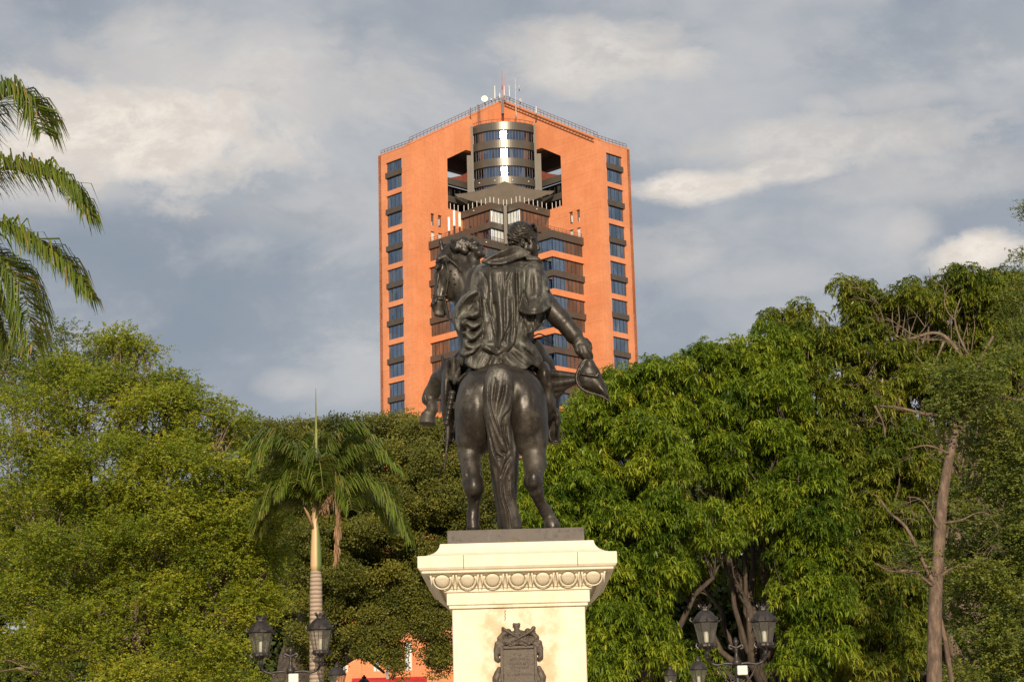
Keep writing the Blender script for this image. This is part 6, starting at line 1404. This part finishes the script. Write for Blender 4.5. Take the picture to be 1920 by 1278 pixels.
# ------------------------------------------------------------------ street lamps
M_iron = mat_plain("dark_cast_iron", (0.055, 0.048, 0.045), .45, .5, .3, 12)
def mat_lampglass():
    m, nt, b, o = material('dusty_lantern_glass'); b.inputs['Base Color'].default_value = (.30, .29, .26, 1); b.inputs['Roughness'].default_value = .12
    tp = nt.new('ShaderNodeBsdfTransparent', ins={0: (.82, .82, .78, 1)}); mx = nt.new('ShaderNodeMixShader', ins={0: .22, 1: tp.outputs[0], 2: b.outputs[0]}); nt.l.new(mx.outputs[0], o.inputs[0]); return m
M_lglass = mat_lampglass(); M_bulb = mat_plain("white_lamp_tube", (.85, .82, .70), .35)
def lantern(T, c, s=1.0, crown=True, rot=.3):
    c = np.array(c, float)
    m = MB(); W_ = .27 * s
    roof = [(W_ * 1.02, 0), (W_ * 1.06, .02 * s), (W_ * 1.0, .05 * s), (W_ * .86, .12 * s), (W_ * .66, .19 * s), (W_ * .42, .24 * s), (W_ * .34, .25 * s), (W_ * .34, .29 * s), (W_ * .42, .30 * s), (W_ * .42, .32 * s), (W_ * .30, .325 * s)]
    z1 = c[2] + .50 * s
    m.lathe(roof, 8, (c[0], c[1], z1), rot)
    ro = m.build('lantern_roof', M_iron, T, smooth=25)
    cr_ = MB()
    if crown:
        cr_.lathe([(W_ * .36, .31 * s), (W_ * .43, .312 * s), (W_ * .43, .33 * s), (W_ * .36, .332 * s)], 12, (c[0], c[1], z1)); cr_.lathe([(W_ * 1.0, .01 * s), (W_ * 1.09, .012 * s), (W_ * 1.09, .04 * s), (W_ * 1.0, .042 * s)], 12, (c[0], c[1], z1))
        for k in range(8):
            a = 2 * math.pi * k / 8; x, y = math.cos(a), math.sin(a)
            cr_.tube([(c[0] + x * W_ * .38, c[1] + y * W_ * .38, z1 + .32 * s), (c[0] + x * W_ * .50, c[1] + y * W_ * .50, z1 + .355 * s), (c[0] + x * W_ * .42, c[1] + y * W_ * .42, z1 + .385 * s)], [.018 * s, .014 * s, .004], 5)
            cr_.tube([(c[0] + x * W_ * 1.05, c[1] + y * W_ * 1.05, z1 + .03 * s), (c[0] + x * W_ * 1.2, c[1] + y * W_ * 1.2, z1 + .06 * s), (c[0] + x * W_ * 1.10, c[1] + y * W_ * 1.10, z1 + .12 * s)], [.016 * s, .012 * s, .004], 5)
    else:
        cr_.lathe([(.01, 0), (.05 * s, .03 * s), (.05 * s, .05 * s), (.005, .10 * s)], 8, (c[0], c[1], z1 + .31 * s))
    cr_.build('crest', M_iron, ro)
    gm = MB(); gm.lathe([(W_ * .58, .08 * s), (W_ * .95, .50 * s)], 8, (c[0], c[1], c[2]), rot); gl = gm.build('lantern_glass', M_lglass, T)
    fm = MB()
    for k in range(8):
        a = 2 * math.pi * k / 8 + rot; fm.tube([(c[0] + math.cos(a) * W_ * .59, c[1] + math.sin(a) * W_ * .59, c[2] + .08 * s), (c[0] + math.cos(a) * W_ * .965, c[1] + math.sin(a) * W_ * .965, c[2] + .50 * s)], .009 * s, 5)
    fm.lathe([(W_ * .62, .0), (W_ * .70, .02 * s), (W_ * .66, .06 * s), (W_ * .60, .082 * s)], 8, c, rot)
    for k in range(8):
        a = 2 * math.pi * k / 8; x, y = math.cos(a), math.sin(a); fm.tube([(c[0] + x * W_ * .66, c[1] + y * W_ * .66, c[2] - .02 * s), (c[0] + x * W_ * .82, c[1] + y * W_ * .82, c[2] + .03 * s), (c[0] + x * W_ * .74, c[1] + y * W_ * .74, c[2] + .09 * s)], [.02 * s, .016 * s, .005], 5)
    fm.lathe([(.05 * s, -.20 * s), (.075 * s, -.17 * s), (.04 * s, -.14 * s), (.045 * s, -.06 * s), (.09 * s, -.01 * s), (.10 * s, .01 * s)], 12, c)
    fm.build('lantern_frame', M_iron, T, smooth=30)
    bm_ = MB(); bm_.lathe([(.035 * s, .10 * s), (.045 * s, .12 * s), (.045 * s, .29 * s), (.03 * s, .32 * s)], 12, c); bm_.build('lamp_tube', M_bulb, T, smooth=30)

def double_lamp(px, py_glassbottom, Y, sep, label, tilt=0.0):
    c = at(px, py_glassbottom, Y); T = thing('street_lamp', label, 'street lamp', (c[0], Y, 0), 'double lanterns in the plaza')
    zl = c[2]
    for s in (-1, 1): lantern(T, (c[0] + s * sep / 2, Y + s * tilt, zl), 1.0)
    ar = MB()
    for s in (-1, 1):
        P = cr([(c[0] + s * sep / 2, Y + s * tilt, zl - .18), (c[0] + s * sep * .44, Y, zl - .30), (c[0] + s * sep * .33, Y, zl - .36), (c[0] + s * sep * .2, Y, zl - .335), (c[0] + s * sep * .06, Y, zl - .35), (c[0], Y, zl - .42)], 5)
        ar.tube(P, [.028] * len(P), 8)
        ar.lathe([(.01, -.05), (.05, -.02), (.055, .01), (.03, .05)], 8, (c[0] + s * sep / 2, Y + s * tilt, zl - .2))
        # scrolls under the arm
        for (ox, oz, r0) in ((.19, -.47, .10), (.11, -.66, .075)):
            P = [(c[0] + s * ox + (r0 * (1 - a / 14)) * math.cos(a * .9) * s, Y, zl + oz + (r0 * (1 - a / 14)) * math.sin(a * .9)) for a in np.linspace(0, 11, 30)]
            ar.tube(P, .013, 5)
        P = cr([(c[0] + s * .40, Y, zl - .36), (c[0] + s * .33, Y, zl - .52), (c[0] + s * .22, Y, zl - .68), (c[0] + s * .05, Y, zl - .82)], 6); ar.tube(P, .018, 6)
        for t in (.2, .5, .8):
            q = P[int(t * (len(P) - 1))]; ar.tube([q, (q[0] + s * .05, Y, q[2] + .03)], [.02, .004], 5)
        ar.tube([(c[0] + s * sep * .38, Y, zl - .34), (c[0] + s * sep * .40, Y, zl - .25)], [.02, .005], 5)
    ar.build('bracket', M_iron, T, smooth=True)
    f = MB(); f.lathe([(.07, -.38), (.10, -.34), (.09, -.28), (.045, -.22), (.03, -.10), (.045, -.06), (.02, .02), (.055, .08), (.05, .13), (.008, .2)], 12, (c[0], Y, zl))
    for s in (-1, 1):
        f.tube(cr([(c[0], Y, zl - .02), (c[0] + s * .07, Y, zl + .01), (c[0] + s * .13, Y, zl + .04), (c[0] + s * .14, Y, zl - .02), (c[0] + s * .08, Y, zl - .04)], 4), [.03] * 17, 6)
    f.build('finial', M_iron, T, smooth=True)
    p = MB(); p.lathe([(.22, 0), (.22, .10), (.17, .14), (.15, .5), (.11, .6), (.09, .9), (.075, 1.1), (.06, zl - 1.2), (.08, zl - 1.15), (.06, zl - 1.1), (.055, zl - .4)], 14, (c[0], Y, 0)); p.build('post', M_iron, T, smooth=30)
    b = MB(); b.box(c[0] - .02, c[0] + .19, Y - .22, Y - .10, zl - .58, zl - .39); o = b.build('floodlight_box', M_bulb, T); bv = o.modifiers.new('b', 'BEVEL'); bv.width = .012
    return T
double_lamp(1380, 1212, 38.5, 1.24, 'double lantern lamp with scrolled bracket before the mango trees, right of the pedestal', .15)
double_lamp(545, 1228, 39.5, 1.32, 'double lantern lamp overlapping the ringed palm trunk, left of the pedestal', -.2)
def single_lamp(px, py, Y, label, s=1.0):
    c = at(px, py, Y); T = thing('street_lamp', label, 'street lamp', (c[0], Y, 0), 'small farther lanterns')
    lantern(T, (c[0], Y, c[2]), s, False)
    p = MB(); p.lathe([(.2, 0), (.2, .12), (.13, .2), (.10, .8), (.06, 1.0), (.05, c[2] - .4), (.07, c[2] - .35), (.05, c[2] - .18)], 12, (c[0], Y, 0)); p.build('post', M_iron, T, smooth=30)
single_lamp(632.5, 1297, 56, 'small farther lantern just right of the ringed palm trunk')
single_lamp(683, 1305, 78, 'tiny far lantern in front of the red awning')
single_lamp(1311, 1288, 54, 'small farther lantern below the left lantern of the right-hand double lamp')
single_lamp(1258, 1292, 57, 'smallest lantern at the lower edge between the pedestal and the right-hand double lamp', .82)

# ------------------------------------------------------------------ low orange building behind the trees
def build_low():
    Y = 150; a = at(560, 1100, Y); b = at(905, 1100, Y); T = thing('low_building', 'low orange building with a red awning glimpsed under the rain tree', 'building', ((a[0] + b[0]) / 2, Y + 6, 0))
    top = at(760, 1108, Y)[2]
    w = MB(); f = Fr((a[0], Y, 0), (1, 0, 0), (0, -1, 0)); L = b[0] - a[0]
    def tt(px): return at(px, 1230, Y)[0] - a[0]
    def zz(py): return at(760, py, Y)[2]
    holes = [(tt(760), tt(772), zz(1256), zz(1200)), (tt(700), tt(712), zz(1256), zz(1200)), (tt(820), tt(832), zz(1256), zz(1200)), (tt(640), tt(652), zz(1256), zz(1200)), (tt(760), tt(772), zz(1180), zz(1130)), (tt(820), tt(832), zz(1180), zz(1130))]
    f.wall(w, 0, L, 0, top, holes, -.4, 0)
    w.build('wall', M_brick, T)
    for h in holes: f.window(h[0], h[1], h[2], h[3], -.2, 2, T, M_glassw)
    p = MB(); f.box(p, tt(724), tt(730), 0, zz(1190), 0.002, .25); p.build('pilaster', mat_plain('grey_pilaster', (.30, .26, .24), .7), T)
    s = MB(); s.prism([f.p(tt(660), zz(1268), .003), f.p(tt(660), zz(1292), .003), f.p(tt(660), zz(1289), 1.6)], (tt(800) - tt(660), 0, 0)); s.build('awning', mat_plain('crimson_awning', (.42, .02, .025), .7), T)
    r = MB(); f.box(r, -.2, L + .2, top, top + .3, -12.2, .2); r.build('roof', M_brown, T)
build_low()
